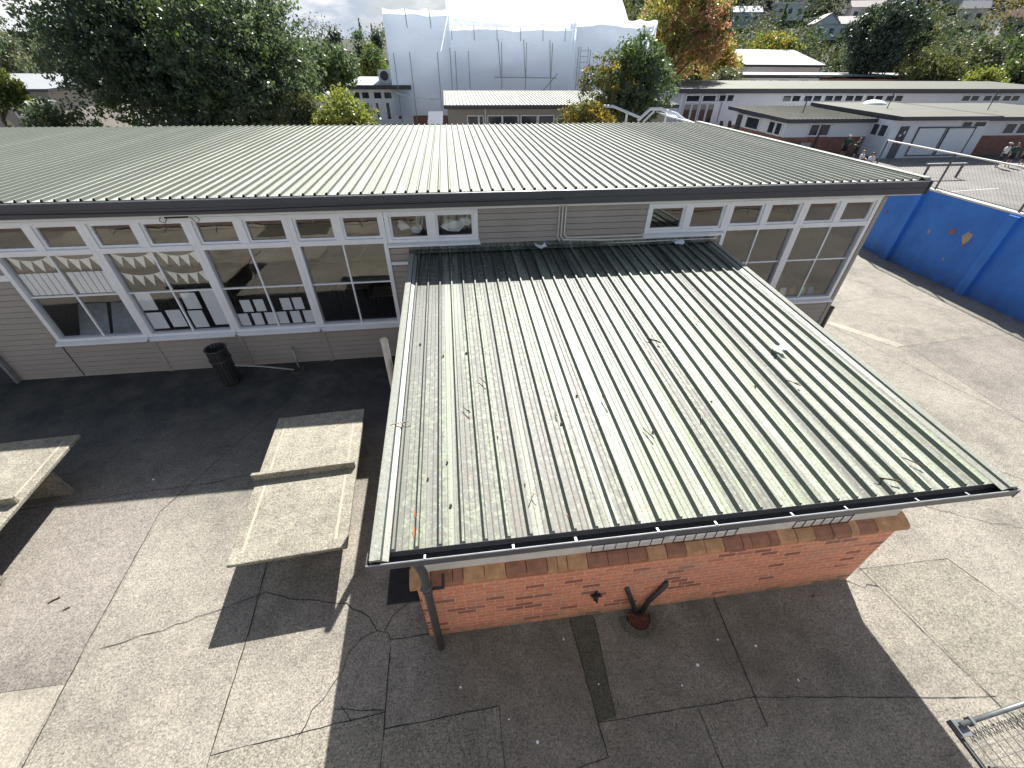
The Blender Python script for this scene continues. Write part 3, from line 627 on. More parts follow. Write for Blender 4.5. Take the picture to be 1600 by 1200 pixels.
def build_yard_things():
    # drain gully below the waste pipes
    t = thing('drain_gully', 'rusty half-round drain grating in a concrete surround at the foot of the brick wall', 'drain', (2.06, 2.23, 0))
    r = MB(); n = 18; ctr = (2.06, 2.27)
    def half(ra, z): return [(ctr[0]+ra*math.cos(math.pi+math.pi*i/n), ctr[1]+ra*1.15*math.sin(math.pi+math.pi*i/n), z) for i in range(n+1)]
    for ra, rb, za, zb in ((.255, .235, .009, .035), (.235, .17, .035, .04), (.17, .155, .04, .012)):
        a, b = half(ra, za), half(rb, zb); r.add(a+b, [(i, i+1, n+2+i, n+1+i) for i in range(n)])
    r.build('surround', M['yard_damp'], t)
    s = MB(); s.poly(half(.156, .0125)); s.build('sump', M['dark'], t)
    g = MB()
    for i in range(9):
        x = ctr[0]-.13+i*.0325; dy = 1.15*math.sqrt(max(0, .155**2-(x-ctr[0])**2)); g.box(x-.008, ctr[1]-dy, .02, x+.008, ctr[1]+.03, .034)
    g.box(ctr[0]-.15, ctr[1]+.01, .022, ctr[0]+.15, ctr[1]+.035, .038); g.box(ctr[0]-.13, ctr[1]-.07, .018, ctr[0]+.13, ctr[1]-.055, .030)
    g.build('grating', M['rust'], t)
    # rubber mat
    m = MB(); x0, x1, y0, y1 = -1.33, -.80, 2.84, 3.36; m.box(x0, y0, .006, x1, y1, .016)
    for i in range(15):
        for j in range(15):
            x = x0+.02+i*.0345; y = y0+.02+j*.0345; m.box(x, y, .016, x+.022, y+.022, .026)
    solo(m, 'rubber_mat', M['dark'], 'black dimpled rubber mat on the ground beneath the left end of the annex gutter', 'mat', loc=(-1.05, 3.1, .006))
    # vent pipe at the annex left edge
    v = MB(); v.tube([(-1.12, 5.2, 0), (-1.12, 5.2, 2.82)], .05, 16, False); v.tube([(-1.12, 5.2, 2.82), (-1.12, 5.2, 2.4)], .042, 16, False); v.tube([(-1.12, 5.2, 2.80), (-1.12, 5.2, 2.83)], .054, 16, False)
    solo(v, 'vent_pipe', M['pipe_light'], 'pale grey open-topped vent pipe standing against the left edge of the annex roof', 'pipe', smooth=True, loc=(-1.12, 5.2, 0))
    v = MB(); v.tube([(9.98, 9.0, 0), (9.98, 9.0, .66)], .06, 16, False); v.tube([(9.98, 9.0, .67), (9.98, 9.0, .3)], .052, 16, False); v.tube([(9.98, 9.0, .64), (9.98, 9.0, .68)], .065, 16, False)
    solo(v, 'pipe_stub', M['pipe_grey'], 'short dark grey open pipe stub at the right corner of the classroom wall', 'pipe', smooth=True, loc=(9.98, 9.0, 0))
    # litter bin
    t = thing('litter_bin', 'dark slatted round litter bin standing by the classroom wall below the windows', 'litter bin', (-5.38, 8.38, 0))
    b = MB(); c = (-5.38, 8.38)
    for i in range(18):
        a0 = 2*math.pi*(i+.08)/18; a1 = 2*math.pi*(i+.92)/18; R0, R1 = .19, .20
        q = [(c[0]+R0*math.cos(a0), c[1]+R0*math.sin(a0), .03), (c[0]+R0*math.cos(a1), c[1]+R0*math.sin(a1), .03), (c[0]+(R0+.015)*math.cos(a1), c[1]+(R0+.015)*math.sin(a1), .03), (c[0]+(R0+.015)*math.cos(a0), c[1]+(R0+.015)*math.sin(a0), .03)]
        b.extrude(q, (0, 0, .90))
    b.build('slats', M['darkmetal'], t)
    MB().tube([(c[0], c[1], .02), (c[0], c[1], .88)], .178, 20, False).tube([(c[0], c[1], .03), (c[0], c[1], .05)], .178, 20).build('liner', M['dark'], t)
    rm = MB()
    for zz in (.93, .66): 
        rm.tube([(c[0]+.212*math.cos(2*math.pi*i/24), c[1]+.212*math.sin(2*math.pi*i/24), zz) for i in range(25)], .013, 6)
    rm.build('rim', M['darkmetal'], t)
    cl = MB(); cl.tube([(c[0]+.2, c[1]+.05, .42), (c[0]+.7, 8.50, .30), (c[0]+1.32, 8.62, .06)], .018, 8)
    solo(cl, 'ground_pipe', M['galv'], 'thin pale pipe running from the litter bin to the small ground drain', 'pipe', loc=(-4.7, 8.5, 0))
    t = thing('ground_drain', 'small round drain with a short upright pipe at the foot of the classroom wall', 'drain', (-4.0, 8.70, 0))
    MB().tube([(-4.0, 8.66, .004), (-4.0, 8.66, .03)], .16, 20).build('surround', M['yard_damp'], t)
    MB().tube([(-4.0, 8.66, .026), (-4.0, 8.66, .036)], .10, 18).build('sump', M['dark'], t)
    MB().tube([(-3.98, 8.72, 0), (-4.05, 8.90, .42), (-4.08, 8.99, .46)], .022, 8).build('waste_pipe', M['galv'], t, True)
build_yard_things()

def ping_pong(x0, y0, ang, label, foot=.42):
    """concrete table-tennis table, 1.5 x 2.85 m, origin at its centre on the ground"""
    t = thing('table_tennis_table', label, 'table', (x0, y0, 0), 'concrete table tennis tables in the yard')
    def P(mb, name, m, parent, sm=False):
        o = mb.build(name, m, None, sm); o.parent = parent; return o
    b = MB(); hx, hy = .755, 1.43
    b.extrude([(-hx, -hy, .69), (hx, -hy, .69), (hx, hy, .69), (-hx, hy, .69)], (0, 0, .06))
    top = P(b, 'tabletop', M['table'], t)
    bv = top.modifiers.new('soft_edge', 'BEVEL'); bv.width = .012; bv.segments = 2
    for s in (-1, 1):
        ln = MB(); ln.box(s*(hx-.16)-.018, -hy+.15, .7495, s*(hx-.16)+.018, -.12, .7515); ln.box(s*(hx-.16)-.018, .12, .7495, s*(hx-.16)+.018, hy-.15, .7515)
        P(ln, 'side_line', M['table_line'], top)
    n = MB(); n.box(-hx-.04, -.03, .752, hx-.02, .03, .885)
    no = P(n, 'net_bar', M['table'], t); bv = no.modifiers.new('soft_edge', 'BEVEL'); bv.width = .008; bv.segments = 2
    for s in (-1, 1):
        l = MB(); l.extrude([(-foot, s*.80-.05, 0), (foot, s*.80-.05, 0), (foot-.08, s*.80-.05, .689), (-foot+.08, s*.80-.05, .689)], (0, .10, 0))
        P(l, 'leg', M['table'], t)
    t.rotation_euler.z = ang
    return t
ping_pong(-2.62, 4.72, R(3.4), 'concrete table tennis table with a concrete net bar beside the annex roof')
ping_pong(-7.42, 4.62, R(3.4), 'concrete table tennis table cut by the left edge of the photo', .58)

def build_main_block():
    t = thing('main_block', 'brick school building mirrored faintly in the classroom windows', 'school building', (0, -.7, 0))
    MB().box(-34, -9, 0, 22, -1.95, 3.0).build('lower_wall', paint('brown_plinth', (.16, .115, .095), .85, var=.3, scale=6), t)
    MB().box(-34, -9, 3.0, 22, -1.98, 10.5).build('upper_wall', paint('pale_blue_grey_render', (.27, .30, .35), .8, var=.1), t)
    for i in range(14):
        x = -32+i*3.8
        if abs(x+1.2) < 2.4: continue
        for z in (1.2, 6.2):
            w = MB().box(x, -2.0, z, x+2.6, -1.90, z+.10).box(x, -2.0, z+1.9, x+2.6, -1.90, z+2.0).box(x, -2.0, z+.1, x+.1, -1.90, z+1.9).box(x+2.5, -2.0, z+.1, x+2.6, -1.90, z+1.9).build('window', M['white'], t)
            MB().box(x+.1, -1.99, z+.1, x+2.5, -1.93, z+1.9).build('pane', M['glass_far'], w)
build_main_block()
def build_handrail():
    t = thing('yard_handrail', 'thin steel handrail with posts mirrored in the upper window panes', 'handrail', (0, -1.1, 0))
    for z in (.95, .5): MB().tube([(-14, -1.1, z), (16, -1.1, z)], .022, 8).build('rail', M['galv'], t)
    for i in range(16): MB().tube([(-14+i*2, -1.1, 0), (-14+i*2, -1.1, .95)], .022, 8).build('post', M['galv'], t)
build_handrail()

PODS = [(-.67, 5.55), (-.32, 5.22), (.02, 5.25), (-.50, 3.02), (-.29, 3.22), (-.26, 2.66), (.27, 4.70), (.31, 3.53), (.53, 2.82), (1.12, 3.66), (1.44, 4.14), (1.60, 3.73), (2.03, 3.89), (2.21, 3.40), (2.73, 4.80), (3.18, 3.82), (3.95, 4.05), (4.9, 3.0)]
def place_litter():
    def bent(p, L, a, r, seed, n=5):
        rn = random.Random(seed); pts = []; x, y, z = p; 
        for i in range(n):
            pts.append((x, y, z)); a += rn.uniform(-.16, .16); x += L/n*math.cos(a); y += L/n*math.sin(a); z += rn.uniform(-.005, .007)
        return pts
    tw = [(-.97, 3.84, .34, .1, 'twig_pale', .008), (-.35, 5.18, .16, 1.2, 'twig_pale', .006), (.26, 4.47, .22, 2.0, 'twig', .008), (.55, 2.6, .22, 1.2, 'twig_pale', .006),
          (1.09, 3.76, .15, 1.7, 'twig', .006), (1.78, 3.85, .25, 1.6, 'twig', .008), (3.01, 5.14, .30, 2.3, 'twig', .011), (2.16, 3.26, .26, 1.9, 'twig', .008), (2.88, 3.5, .2, 1.4, 'twig_pale', .006),
          (4.55, 3.95, .24, 2.4, 'twig_pale', .011), (5.05, 2.5, .26, 2.2, 'twig', .009), (4.6, 2.35, .30, 2.7, 'twig', .011), (.01, 3.94, .2, 2.2, 'twig', .007), (3.9, 5.6, .25, 1.9, 'twig_pale', .007)]
    for i, (x, y, L, a, m, r) in enumerate(tw):
        b = MB(); pts = bent((x, y, roofz(y)+.056), L, a, r, i); b.tube(pts, [r*(1-.1*k) for k in range(len(pts))], 6)
        if i % 3 == 0: b.tube([pts[2], (pts[2][0]+.05, pts[2][1]-.05, pts[2][2]+.02)], r*.6, 5)
        solo(b, 'twig', M[m], ('thin pale' if 'pale' in m else 'thin dark')+' twig lying across the ribs of the annex roof', 'twig', ('pale' if 'pale' in m else 'dark')+' twigs fallen on the annex roof', loc=(x, y, roofz(y)+.06))
    for i, (x, y) in enumerate(PODS):
        rn = random.Random(i); b = MB(); b.ball((x, y, roofz(y)+.022), (rn.uniform(.012, .02), rn.uniform(.014, .022), .013), 8, 5)
        solo(b, 'seed_pod', M['twig'], 'small dark seed pod lying on a pan of the annex roof', 'seed pod', 'dark seed pods fallen on the annex roof', loc=(x, y, roofz(y)+.01))
    def scrap(x, y, z, s, label, seed, sl=0):
        rn = random.Random(seed); b = MB(); n = 5; vs = []; fs = []
        for j in range(n):
            for i in range(n): vs.append((x+s*(i/(n-1)-.5)*1.2+rn.uniform(-.01, .01), y+s*(j/(n-1)-.5)+rn.uniform(-.01, .01), z+rn.uniform(.0, .05)+.03*abs(i-2)*s*3))
        for j in range(n-1):
            for i in range(n-1): fs.append((j*n+i, j*n+i+1, (j+1)*n+i+1, (j+1)*n+i))
        b.add(vs, fs); solo(b, 'paper_scrap', M['paper'], label, 'litter', loc=(x, y, z))
    scrap(1.79, 8.78, roofz(8.8)+.08, .20, 'crumpled white paper scrap at the top of the annex roof below the wall conduits', 1)
    scrap(4.9, 8.72, roofz(8.8)+.06, .20, 'white paper scrap at the top of the annex roof below the small right-hand high window', 2)
    scrap(4.74, 4.76, roofz(4.76)+.05, .15, 'white paper scrap on the sunlit right half of the annex roof', 3)
    for i, (x, y) in enumerate([(-5.66, 5.56), (1.0, 2.11), (2.6, 1.61), (2.31, 1.43), (1.31, 1.57), (3.45, 1.72), (.48, 1.13), (.19, 1.37), (3.75, 1.3), (3.0, 1.85), (-.35, 1.75)]):
        rn = random.Random(i); b = MB(); b.ball((x, y, .014), (rn.uniform(.008, .022), rn.uniform(.008, .02), .010), 7, 4)
        solo(b, 'litter_crumb', M['paper'], 'tiny white crumb of litter on the dark pavement', 'litter', 'white litter crumbs on the pavement', loc=(x, y, .012))
    for i, (x, y, a, L) in enumerate([(-5.95, 3.45, .7, .16), (-5.68, 3.32, .8, .09), (4.62, 2.2, .6, .05), (-6.6, 2.75, 1.2, .12)]):
        b = MB(); p = bent((x, y, .014), L, a, .008, 30+i); b.tube(p, .010, 6)
        solo(b, 'twig', M['twig'], 'short dark twig lying on the yard concrete', 'twig', 'dark twigs on the yard concrete', loc=(x, y, .014))
place_litter()

def window_display():
    xs = [-8.834+1.8492*i for i in range(5)]; yb = YW+.085
    def bunting(xa, xb, z, label, grp, sag=.12, n=4):
        t = thing('bunting', label, 'bunting', ((xa+xb)/2, yb, z), grp)
        f = lambda u: (xa+(xb-xa)*u, yb, z-sag*4*u*(1-u))
        MB().tube([f(i/10) for i in range(11)], .004, 5).build('cord', M['bunting'], t)
        for i in range(n):
            u0, u1 = (i+.06)/n, (i+.98)/n; a, b = f(u0), f(u1); c = ((a[0]+b[0])/2+.01, yb+.01, (a[2]+b[2])/2-.25)
            MB().extrude([a, c, b], (0, .003, 0)).build('flag', M['bunting'], t)
    for bay in (0, 1):
        for k in (0, 1):
            xa = xs[bay]+(.10 if k == 0 else .95); xb = xa+.80
            bunting(xa, xb, 2.84, f'top white bunting in the {"left" if k == 0 else "right"} half of the {"leftmost" if bay == 0 else "second"} big window', 'paper bunting in the classroom windows')
            if bay == 1: bunting(xa, xb, 2.42, f'lower string of white triangle bunting in the {"left" if k == 0 else "right"} half of the second big window', 'paper bunting in the classroom windows', .08)
    def sheet(x, z, w, h, label, grp):
        b = MB(); b.box(x, yb-.022, z, x+w, yb-.019, z+h)
        solo(b, 'paper_sheet', M['paper'], label, 'paper', grp, loc=(x+w/2, yb-.02, z))
    for k in (0, 1):
        for i in range(6):
            xa = xs[0]+(.12 if k == 0 else .99)+i*.128
            sheet(xa, 2.02, .112, .46, 'tall narrow paper strip in the row below the bunting of the leftmost big window', 'narrow paper strips in the leftmost window')
    for x, z, w, h in ((.13, 1.56, .30, .40), (.13, 1.10, .32, .40), (.54, 1.12, .30, .42), (1.01, 1.54, .30, .38), (.98, 1.08, .30, .42), (1.42, 1.12, .30, .84)):
        sheet(xs[1]+x, z, w, h, 'large white paper sheet taped inside the lower half of the second big window' if h < .6 else 'tallest white paper sheet, right end of the second big window', 'paper sheets in the second window' if h < .6 else None)
    for x in (.28, .56, 1.12, 1.38): sheet(xs[2]+x, 1.40, .21, .29, 'white worksheet in the upper row of the third big window', 'upper row of worksheets in the third window')
    for x in (.12, .41, .69, .95, 1.24, 1.52): sheet(xs[2]+x, 1.06, .21, .30, 'white worksheet in the bottom row of the third big window', 'bottom row of worksheets in the third window')
    for i, x in enumerate((.32, 1.0)):
        b = MB(); x0 = xs[0]+x; b.extrude([(x0, YW+.16, .95), (x0+.62, YW+.16, .95), (x0+.56, YW+.62, 1.50), (x0-.02, YW+.62, 1.50)], (0, .02, .02))
        o = solo(b, 'display_board', M['galv'], f'grey display board leaning behind the glass, {"left" if i == 0 else "right"} of the pair in the leftmost big window', 'board', loc=(x0+.3, YW+.16, .95))
    cols = [((.05, .25, .12), 'green'), ((.45, .43, .40), 'pale'), ((.20, .06, .05), 'dark red'), ((.08, .40, .16), 'bright green'), ((.10, .12, .25), 'blue')]
    for i, (c, nm) in enumerate(cols):
        x = 8.1+i*.27; b = MB(); b.extrude([(x, YW+.13, .97), (x+.17, YW+.13, .97), (x+.19, YW+.20, 1.20), (x+.02, YW+.20, 1.20)], (0, .025, .008))
        solo(b, 'book', paint(nm.replace(' ', '_')+'_cover', c, .5), f'{nm} book cover leaning inside the far right classroom window', 'book', 'books in the far right window', loc=(x+.08, YW+.15, .97))
    # craft work hanging inside the small high window
    for i, (x, z, s) in enumerate(((-1.1, 3.08, .22), (-.85, 3.0, .16), (-.05, 3.06, .30), (.2, 3.14, .24))):
        b = MB(); rn = random.Random(i+4); pts = [(x+s*math.cos(q)*rn.uniform(.5, 1), YW+.25+rn.uniform(0, .2), z+s*.55*math.sin(q)*rn.uniform(.5, 1)) for q in [k*math.pi/3 for k in range(6)]]
        b.extrude(pts, (0, .03, .01)); solo(b, 'paper_craft', M['paper'], 'crumpled pale paper craft work hanging inside the left small high window', 'craft work', 'craft work inside the left high window', loc=(x, YW+.3, z))
    rn = random.Random(11)
    for i in range(7):
        x = -8.3+i*1.05; y = 11.0+rn.uniform(0, 1.4); t = thing('classroom_desk', 'dark classroom desk seen dimly through the big windows', 'desk', (x, y, .12), 'desks inside the classroom')
        MB().box(x-.45, y-.3, .70, x+.45, y+.3, .73).build('desktop', M['interior'], t)
        for dx in (-.4, .4):
            for dy in (-.25, .25): MB().box(x+dx-.02, y+dy-.02, .12, x+dx+.02, y+dy+.02, .70).build('leg', M['darkmetal'], t)
window_display()

# ------------------------------------------------------------------ blue wall, fence, court things
def build_blue_wall():
    t = thing('boundary_wall', 'bright blue painted block wall with pilasters and chipped paint patches', 'wall', (16.2, 8, 0))
    w = MB(); w.box(16.12, 7.3, 0, 16.34, 16.0, 2.46); w.build('wall_panel', M['blue'], t)
    for y in (7.5, 10.5, 13.5):
        p = MB(); p.box(15.98, y-.14, 0, 16.118, y+.14, 2.44); p.build('pilaster', M['blue'], t)
    c = MB(); c.box(16.10, 7.3, 2.462, 16.36, 16.0, 2.51); c.build('coping', M['offwhite'], t)
    rn = random.Random(5)
    for y, z, s, m in ((11.85, 1.55, .10, 'chip_red'), (11.35, 1.52, .20, 'chip_tan'), (11.33, 1.36, .10, 'chip_red'), (12.55, 1.33, .07, 'chip_tan'), (14.4, 1.45, .05, 'chip_red'), (11.6, .72, .05, 'chip_tan')):
        q = MB(); n = 11; xo = 16.112-.0031*y%.009; q.extrude([(xo, y+s*.75*math.cos(2*math.pi*i/n)*rn.uniform(.6, 1.1), z+s*math.sin(2*math.pi*i/n)*rn.uniform(.6, 1.1)) for i in range(n)], (.012, 0, 0))
        q.build('chipped_patch', M[m], t)
    f = thing('chain_link_fence', 'chain-link fence with a pale top rail along the top of the blue wall', 'fence', (16.22, 8, 2.51))
    ya, yb, za, zb = 7.4, 15.9, 2.53, 3.58
    MB().tube([(16.22, ya, zb), (16.22, yb, zb)], .024, 8).build('top_rail', M['conduit'], f)
    for y in (15.9, 13.25, 10.6, 7.95):
        MB().tube([(16.22, y, 2.51), (16.22, y, zb)], .030, 8).build('post', M['pipe_grey'], f)
    MB().tube([(16.22, ya, za+.02), (16.22, yb, za+.02)], .018, 6).build('bottom_rail', M['darkmetal'], f)
    m = MB(); st = .11; H = zb-za; n = int((yb-ya)/st)
    for i in range(-int(H/st), n):
        for s in (1, -1):
            y0 = ya+i*st; a = (y0, za) if s == 1 else (y0, zb); e = (y0+H, zb) if s == 1 else (y0+H, za)
            lo, hi = max(a[0], ya), min(e[0], yb)
            if hi-lo < .05: continue
            fz = lambda y: a[1]+(e[1]-a[1])*(y-a[0])/(e[0]-a[0])
            m.tube([(16.22+.004*s, lo, fz(lo)), (16.22+.004*s, hi, fz(hi))], .0028, 3, False)
    m.build('chain_mesh', M['galv'], f)
build_blue_wall()

def build_cage():
    t = thing('mesh_cage', 'galvanised rail and wire mesh panel in the bottom right corner of the photo', 'mesh panel', (5.2, .2, 0))
    z = 1.0
    r = MB(); r.tube([(4.44, .555, z), (6.9, .76, z)], .022, 12); r.build('rail', M['pipe_steel'], t, True)
    r = MB(); r.box(4.36, .47, z-.05, 4.52, .60, z-.035); r.box(4.36, .47, z-.05, 4.368, .60, z+.02); r.box(4.54, .53, z-.04, 4.57, .60, z+.035); r.build('bracket', M['pipe_steel'], t)
    for x, y in ((6.8, .74), (4.46, -.45), (6.8, -.45)): MB().tube([(x, y, 0), (x, y, z-.052)], .028, 8).build('leg', M['pipe_grey'], t)
    m = MB(); n = 26
    for i in range(n):
        x = 4.42+i*.095; m.tube([(x, .53+(x-4.44)*.083, z-.06), (x, -.5, z-.06)], .0035, 4, False)
    for j in range(11):
        y = .48-j*.095; m.tube([(4.42, y-.01, z-.056), (6.8, y+.19, z-.056)], .0035, 4, False)
    zig = []
    for i in range(70): zig.append((4.46+i*.034, .50+(i*.034)*.083-(.075 if i % 2 else 0), z-.048))
    m.tube(zig, .0045, 4, False)
    zig = [(4.46+i*.034, .50+(i*.034)*.083-(0 if i % 2 else .075), z-.040) for i in range(70)]; m.tube(zig, .0045, 4, False)
    m.build('wire_mesh', M['pipe_grey'], t)
    e = MB(); e.box(4.40, -.5, z-.10, 4.425, .5, z-.066); e.tube([(4.5, .25, z-.12), (6.8, -.15, z-.12)], .02, 8); e.build('frame_bar', M['pipe_grey'], t)
build_cage()

# ------------------------------------------------------------------ school buildings beyond
def far_windows(parent, y, z0, z1, spans, T=None, frame='white', t=.06, dep=.06):
    for a, b in spans:
        f = MB(T); f.box(a, y-.05, z0, a+t, y+dep, z1); f.box(b-t, y-.05, z0, b, y+dep, z1); f.box(a+t, y-.046, z0, b-t, y+dep, z0+t); f.box(a+t, y-.046, z1-t, b-t, y+dep, z1)
        w = f.build('window', M[frame], parent)
        p = MB(T); p.box(a+t, y-.02, z0+t, b-t, y-.012, z1-t); p.build('pane', M['glass_far'], w)
def roof_slab(parent, x0, y0, x1, y1, zf, zb, m, fascia='slate', fh=.24, name='roof', ribs=0):
    r = MB()
    if ribs: rib_sheet(r, x0, x1, ribs, y0, zf, y1, zb, .04); r.add([(x0, y0, zf-.03), (x1, y0, zf-.03), (x1, y1, zb-.03), (x0, y1, zb-.03)], [(0, 3, 2, 1)])
    else: r.extrude([(x0, y0, zf-.06), (x0, y0, zf), (x0, y1, zb), (x0, y1, zb-.06)], (x1-x0, 0, 0))
    ro = r.build(name, m, parent)
    f = MB(); f.box(x0-.03, y0-.05, zf-fh, x1+.03, y0-.002, zf+.012)
    for x in (x0-.05, x1+.002): f.extrude([(x, y0-.05, zf-fh), (x, y0-.05, zf+.014), (x, y1, zb+.014), (x, y1, zb-fh)], (.048, 0, 0))
    f.build('fascia', M[fascia], ro)
    return ro

def build_far_blocks():
    # long white block across the court
    t = thing('white_classroom_block', 'long white weatherboard classroom block with a row of small high windows behind the court', 'school building', (42, 47, 0)); ya = 47.0
    w = MB(); siding(w, 27.3, 66, 0, 3.12, ya, .17, .02); w.box(22.9, ya+.1, 0, 66, 55, 3.12); w.box(22.9, ya-.02, 0, 23.05, ya+.1, 3.12); siding(w, 23.05, 27.3, 0, .62, ya, .17, .02)
    w.build('wall', M['white_board'], t)
    far_windows(t, ya-.01, 2.35, 3.05, [(23.3, 24.85), (25.0, 26.55)], t=.12); far_windows(t, ya-.01, .62, 2.30, [(23.3, 24.1), (24.15, 24.85), (25.0, 25.75), (25.8, 26.55)], t=.07)
    far_windows(t, ya-.01, 2.4, 3.05, [(26.75, 27.55), (27.6, 28.4)], t=.08)
    x = 33.6
    for i in range(6): far_windows(t, ya-.01, 2.38, 3.0, [(x, x+1.0), (x+1.03, x+2.03)], t=.08); x += 2.32
    for x in (54.2, 56.8, 59.2): far_windows(t, ya-.01, 2.38, 3.0, [(x, x+1.05), (x+1.08, x+2.13)], t=.09)
    for x in (57.3, 59.8): far_windows(t, ya-.01, 1.55, 2.25, [(x, x+.75), (x+.8, x+1.5)], t=.10)
    roof_slab(t, 22.4, 46.5, 66.5, 55.4, 3.52, 3.82, M['roof_far'], fh=.33)
    for dx in (0, .9):
        c = thing('plastic_chair', 'dark chair outside the white classroom windows beyond the roof', 'chair', (27.0+dx, 45.4, 0), 'dark chairs outside the white block')
        MB().box(26.8+dx, 45.2, .42, 27.2+dx, 45.6, .46).build('seat', M['dark'], c)
        MB().extrude([(26.8+dx, 45.58, .46), (27.2+dx, 45.58, .46), (27.15+dx, 45.70, .95), (26.85+dx, 45.70, .95)], (0, .03, 0)).build('backrest', M['dark'], c)
        for a in (26.82, 27.16):
            for b in (45.22, 45.58): MB().box(a+dx, b-.015, 0, a+dx+.03, b+.015, .42).build('leg', M['darkmetal'], c)
    # low annexes on the court: left brick one
    t = thing('brick_court_block', 'low brick block with white panels and a dark fascia at the left of the court', 'school building', (28.5, 33.45, 0)); yb = 33.45; x0, x1 = 25.0, 31.95
    w = MB(); w.box(x0, yb, 0, x1, 40.6, 1.22); w.build('brick_wall', M['brick_far'], t)
    u = MB(); u.box(x0+.03, yb+.03, 1.22, x1-.03, 40.5, 2.15); u.build('upper_wall', M['white_board'], t)
    p = MB(); p.box(x0-.03, yb-.03, 1.20, 26.85, yb+.02, 2.10); p.build('wall_panel', M['white'], t); p = MB(); p.box(28.75, yb-.03, 1.20, x1+.02, yb+.02, 2.10); p.build('wall_panel', M['white'], t)
    far_windows(t, yb, 1.24, 2.1, [(26.95, 27.8), (27.85, 28.7)], t=.09)
    Tx = lambda q: (x0+.0-(yb-q[1]) if False else x0+(q[1]-yb), q[0], q[2])
    far_windows(t, yb, 1.22, 2.12, [(33.8, 34.6), (34.65, 35.5), (36.7, 38.6)], Tx, t=.09)
    d = MB(); d.box(x0-.04, 39.3, .2, x0-.0, 40.0, 2.05); d.build('door', M['slate'], t)
    dp = MB(); dp.tube([(27.88, yb-.1, 2.0), (27.88, yb-.1, 1.2), (27.86, yb-.09, 0)], .05, 8); dp.build('downpipe', M['slate'], t)
    m = MB(); m.box(26.65, yb-.12, .35, 27.5, yb-.02, .85); m.build('vent_cover', M['galv'], t)
    roof_slab(t, x0-.35, yb-.45, x1+.35, 41.2, 2.42, 2.55, M['roof_far'], ribs=.35)
    # middle block with door and boards
    t = thing('white_court_block', 'white block with a dark door and a large framed white board facing the court', 'school building', (35.5, 31.54, 0)); ym = 31.54; x0, x1 = 31.99, 39.95
    w = MB(); w.box(x0, ym, 0, x1, 40.2, 2.45); w.build('wall', M['white_board'], t)
    d = MB(); d.box(32.62, ym-.03, .02, 33.4, ym+.01, 2.1); dd = d.build('door', M['slate'], t)
    fr = MB(); fr.box(32.52, ym-.05, .02, 32.618, ym-.0, 2.2); fr.box(33.402, ym-.05, .02, 33.5, ym, 2.2); fr.box(32.618, ym-.048, 2.102, 33.402, ym, 2.2); fr.build('door_frame', M['white'], dd)
    n = MB(); n.box(32.85, ym-.045, 1.45, 33.02, ym-.032, 1.58); n.box(33.12, ym-.045, 1.60, 33.24, ym-.032, 1.8); n.build('notice', M['paper'], dd)
    bd = MB(); bd.box(34.25, ym-.06, .22, 36.45, ym-.04, 1.96); bd.box(36.75, ym-.06, .22, 38.9, ym-.04, 1.92); b = bd.build('white_board', M['white'], t)
    f = MB()
    for a in (34.17, 36.45, 36.67, 38.9): f.box(a, ym-.08, .14, a+.08, ym-.03, 2.04)
    f.box(34.25, ym-.078, 1.96, 38.9, ym-.062, 2.04); f.box(34.25, ym-.078, .14, 38.9, ym-.062, .22); f.build('board_frame', M['slate'], b)
    far_windows(t, ym, 1.98, 2.4, [(37.6, 38.5), (38.6, 39.7)], t=.07)
    Tm = lambda q: (x0+(q[1]-ym), q[0], q[2]); far_windows(t, ym, 1.35, 2.15, [(31.8, 32.5), (32.55, 33.2)], Tm, t=.06)
    roof_slab(t, x0-.0, ym-.42, 40.2, 40.6, 2.72, 2.85, M['roof_far'])
    # right brick block
    t = thing('brick_toilet_block', 'brick block with white upper wall and dark windows at the right edge of the court', 'school building', (44, 32.15, 0)); yr = 32.15; x0, x1 = 40.3, 52
    w = MB(); w.box(x0, yr-.02, 0, x1, 41, 1.35); w.build('brick_wall', M['brick_far'], t)
    u = MB(); u.box(x0+.02, yr, 1.35, x1, 41, 2.35); u.build('upper_wall', M['white_board'], t)
    far_windows(t, yr, 1.4, 2.2, [(42.2, 43.3), (43.4, 44.5), (46, 47.2)], t=.09)
    roof_slab(t, x0-.45, yr-.6, x1+.4, 41.5, 2.62, 2.7, M['roof_far'])
    # roof furniture
    b = MB(); n = 14
    b.ball((37.0, 39.3, 2.72), (.95, .95, .42), 18, 8)
    solo(b, 'skylight_dome', M['white'], 'white domed skylight on the low roof behind the court', 'skylight', smooth=True, loc=(37, 39.3, 2.7))
    for i, (x, y, z0, h, lab) in enumerate(((28.3, 36.5, 2.45, 1.0, 'thin roof pole standing on the low brick block roof'), (35.2, 36, 2.75, 1.1, 'thin roof pole beside the white skylight dome'), (44.6, 36, 2.65, 1.4, 'thin roof pole on the roof at the right edge'))):
        solo(MB().tube([(x, y, z0), (x, y, z0+h)], .035, 6).tube([(x, y, z0+h*.5), (x, y, z0+h)], .05, 6), 'roof_pole', M['pipe_grey'], lab, 'pole', loc=(x, y, z0))
    # low steel barrier on the court
    t = thing('court_bench', 'steel framed bench rail standing on the sunny court behind the chain-link fence', 'bench', (30.5, 25.8, 0))
    MB().box(29.4, 25.25, .80, 32.2, 25.42, .86).build('seat', M['galv'], t)
    for x in (29.6, 32.0): MB().box(x-.05, 25.28, 0, x+.05, 25.38, .80).build('leg', M['pipe_grey'], t)
    # grey block behind the big roof
    t = thing('grey_block', 'grey block with a pale ribbed roof in front of the white wrapped building', 'school building', (6, 34, 0)); yg = 34.3
    w = MB(); w.box(.05, yg, 0, 16, 42, 3.0); w.build('wall', M['siding'], t)
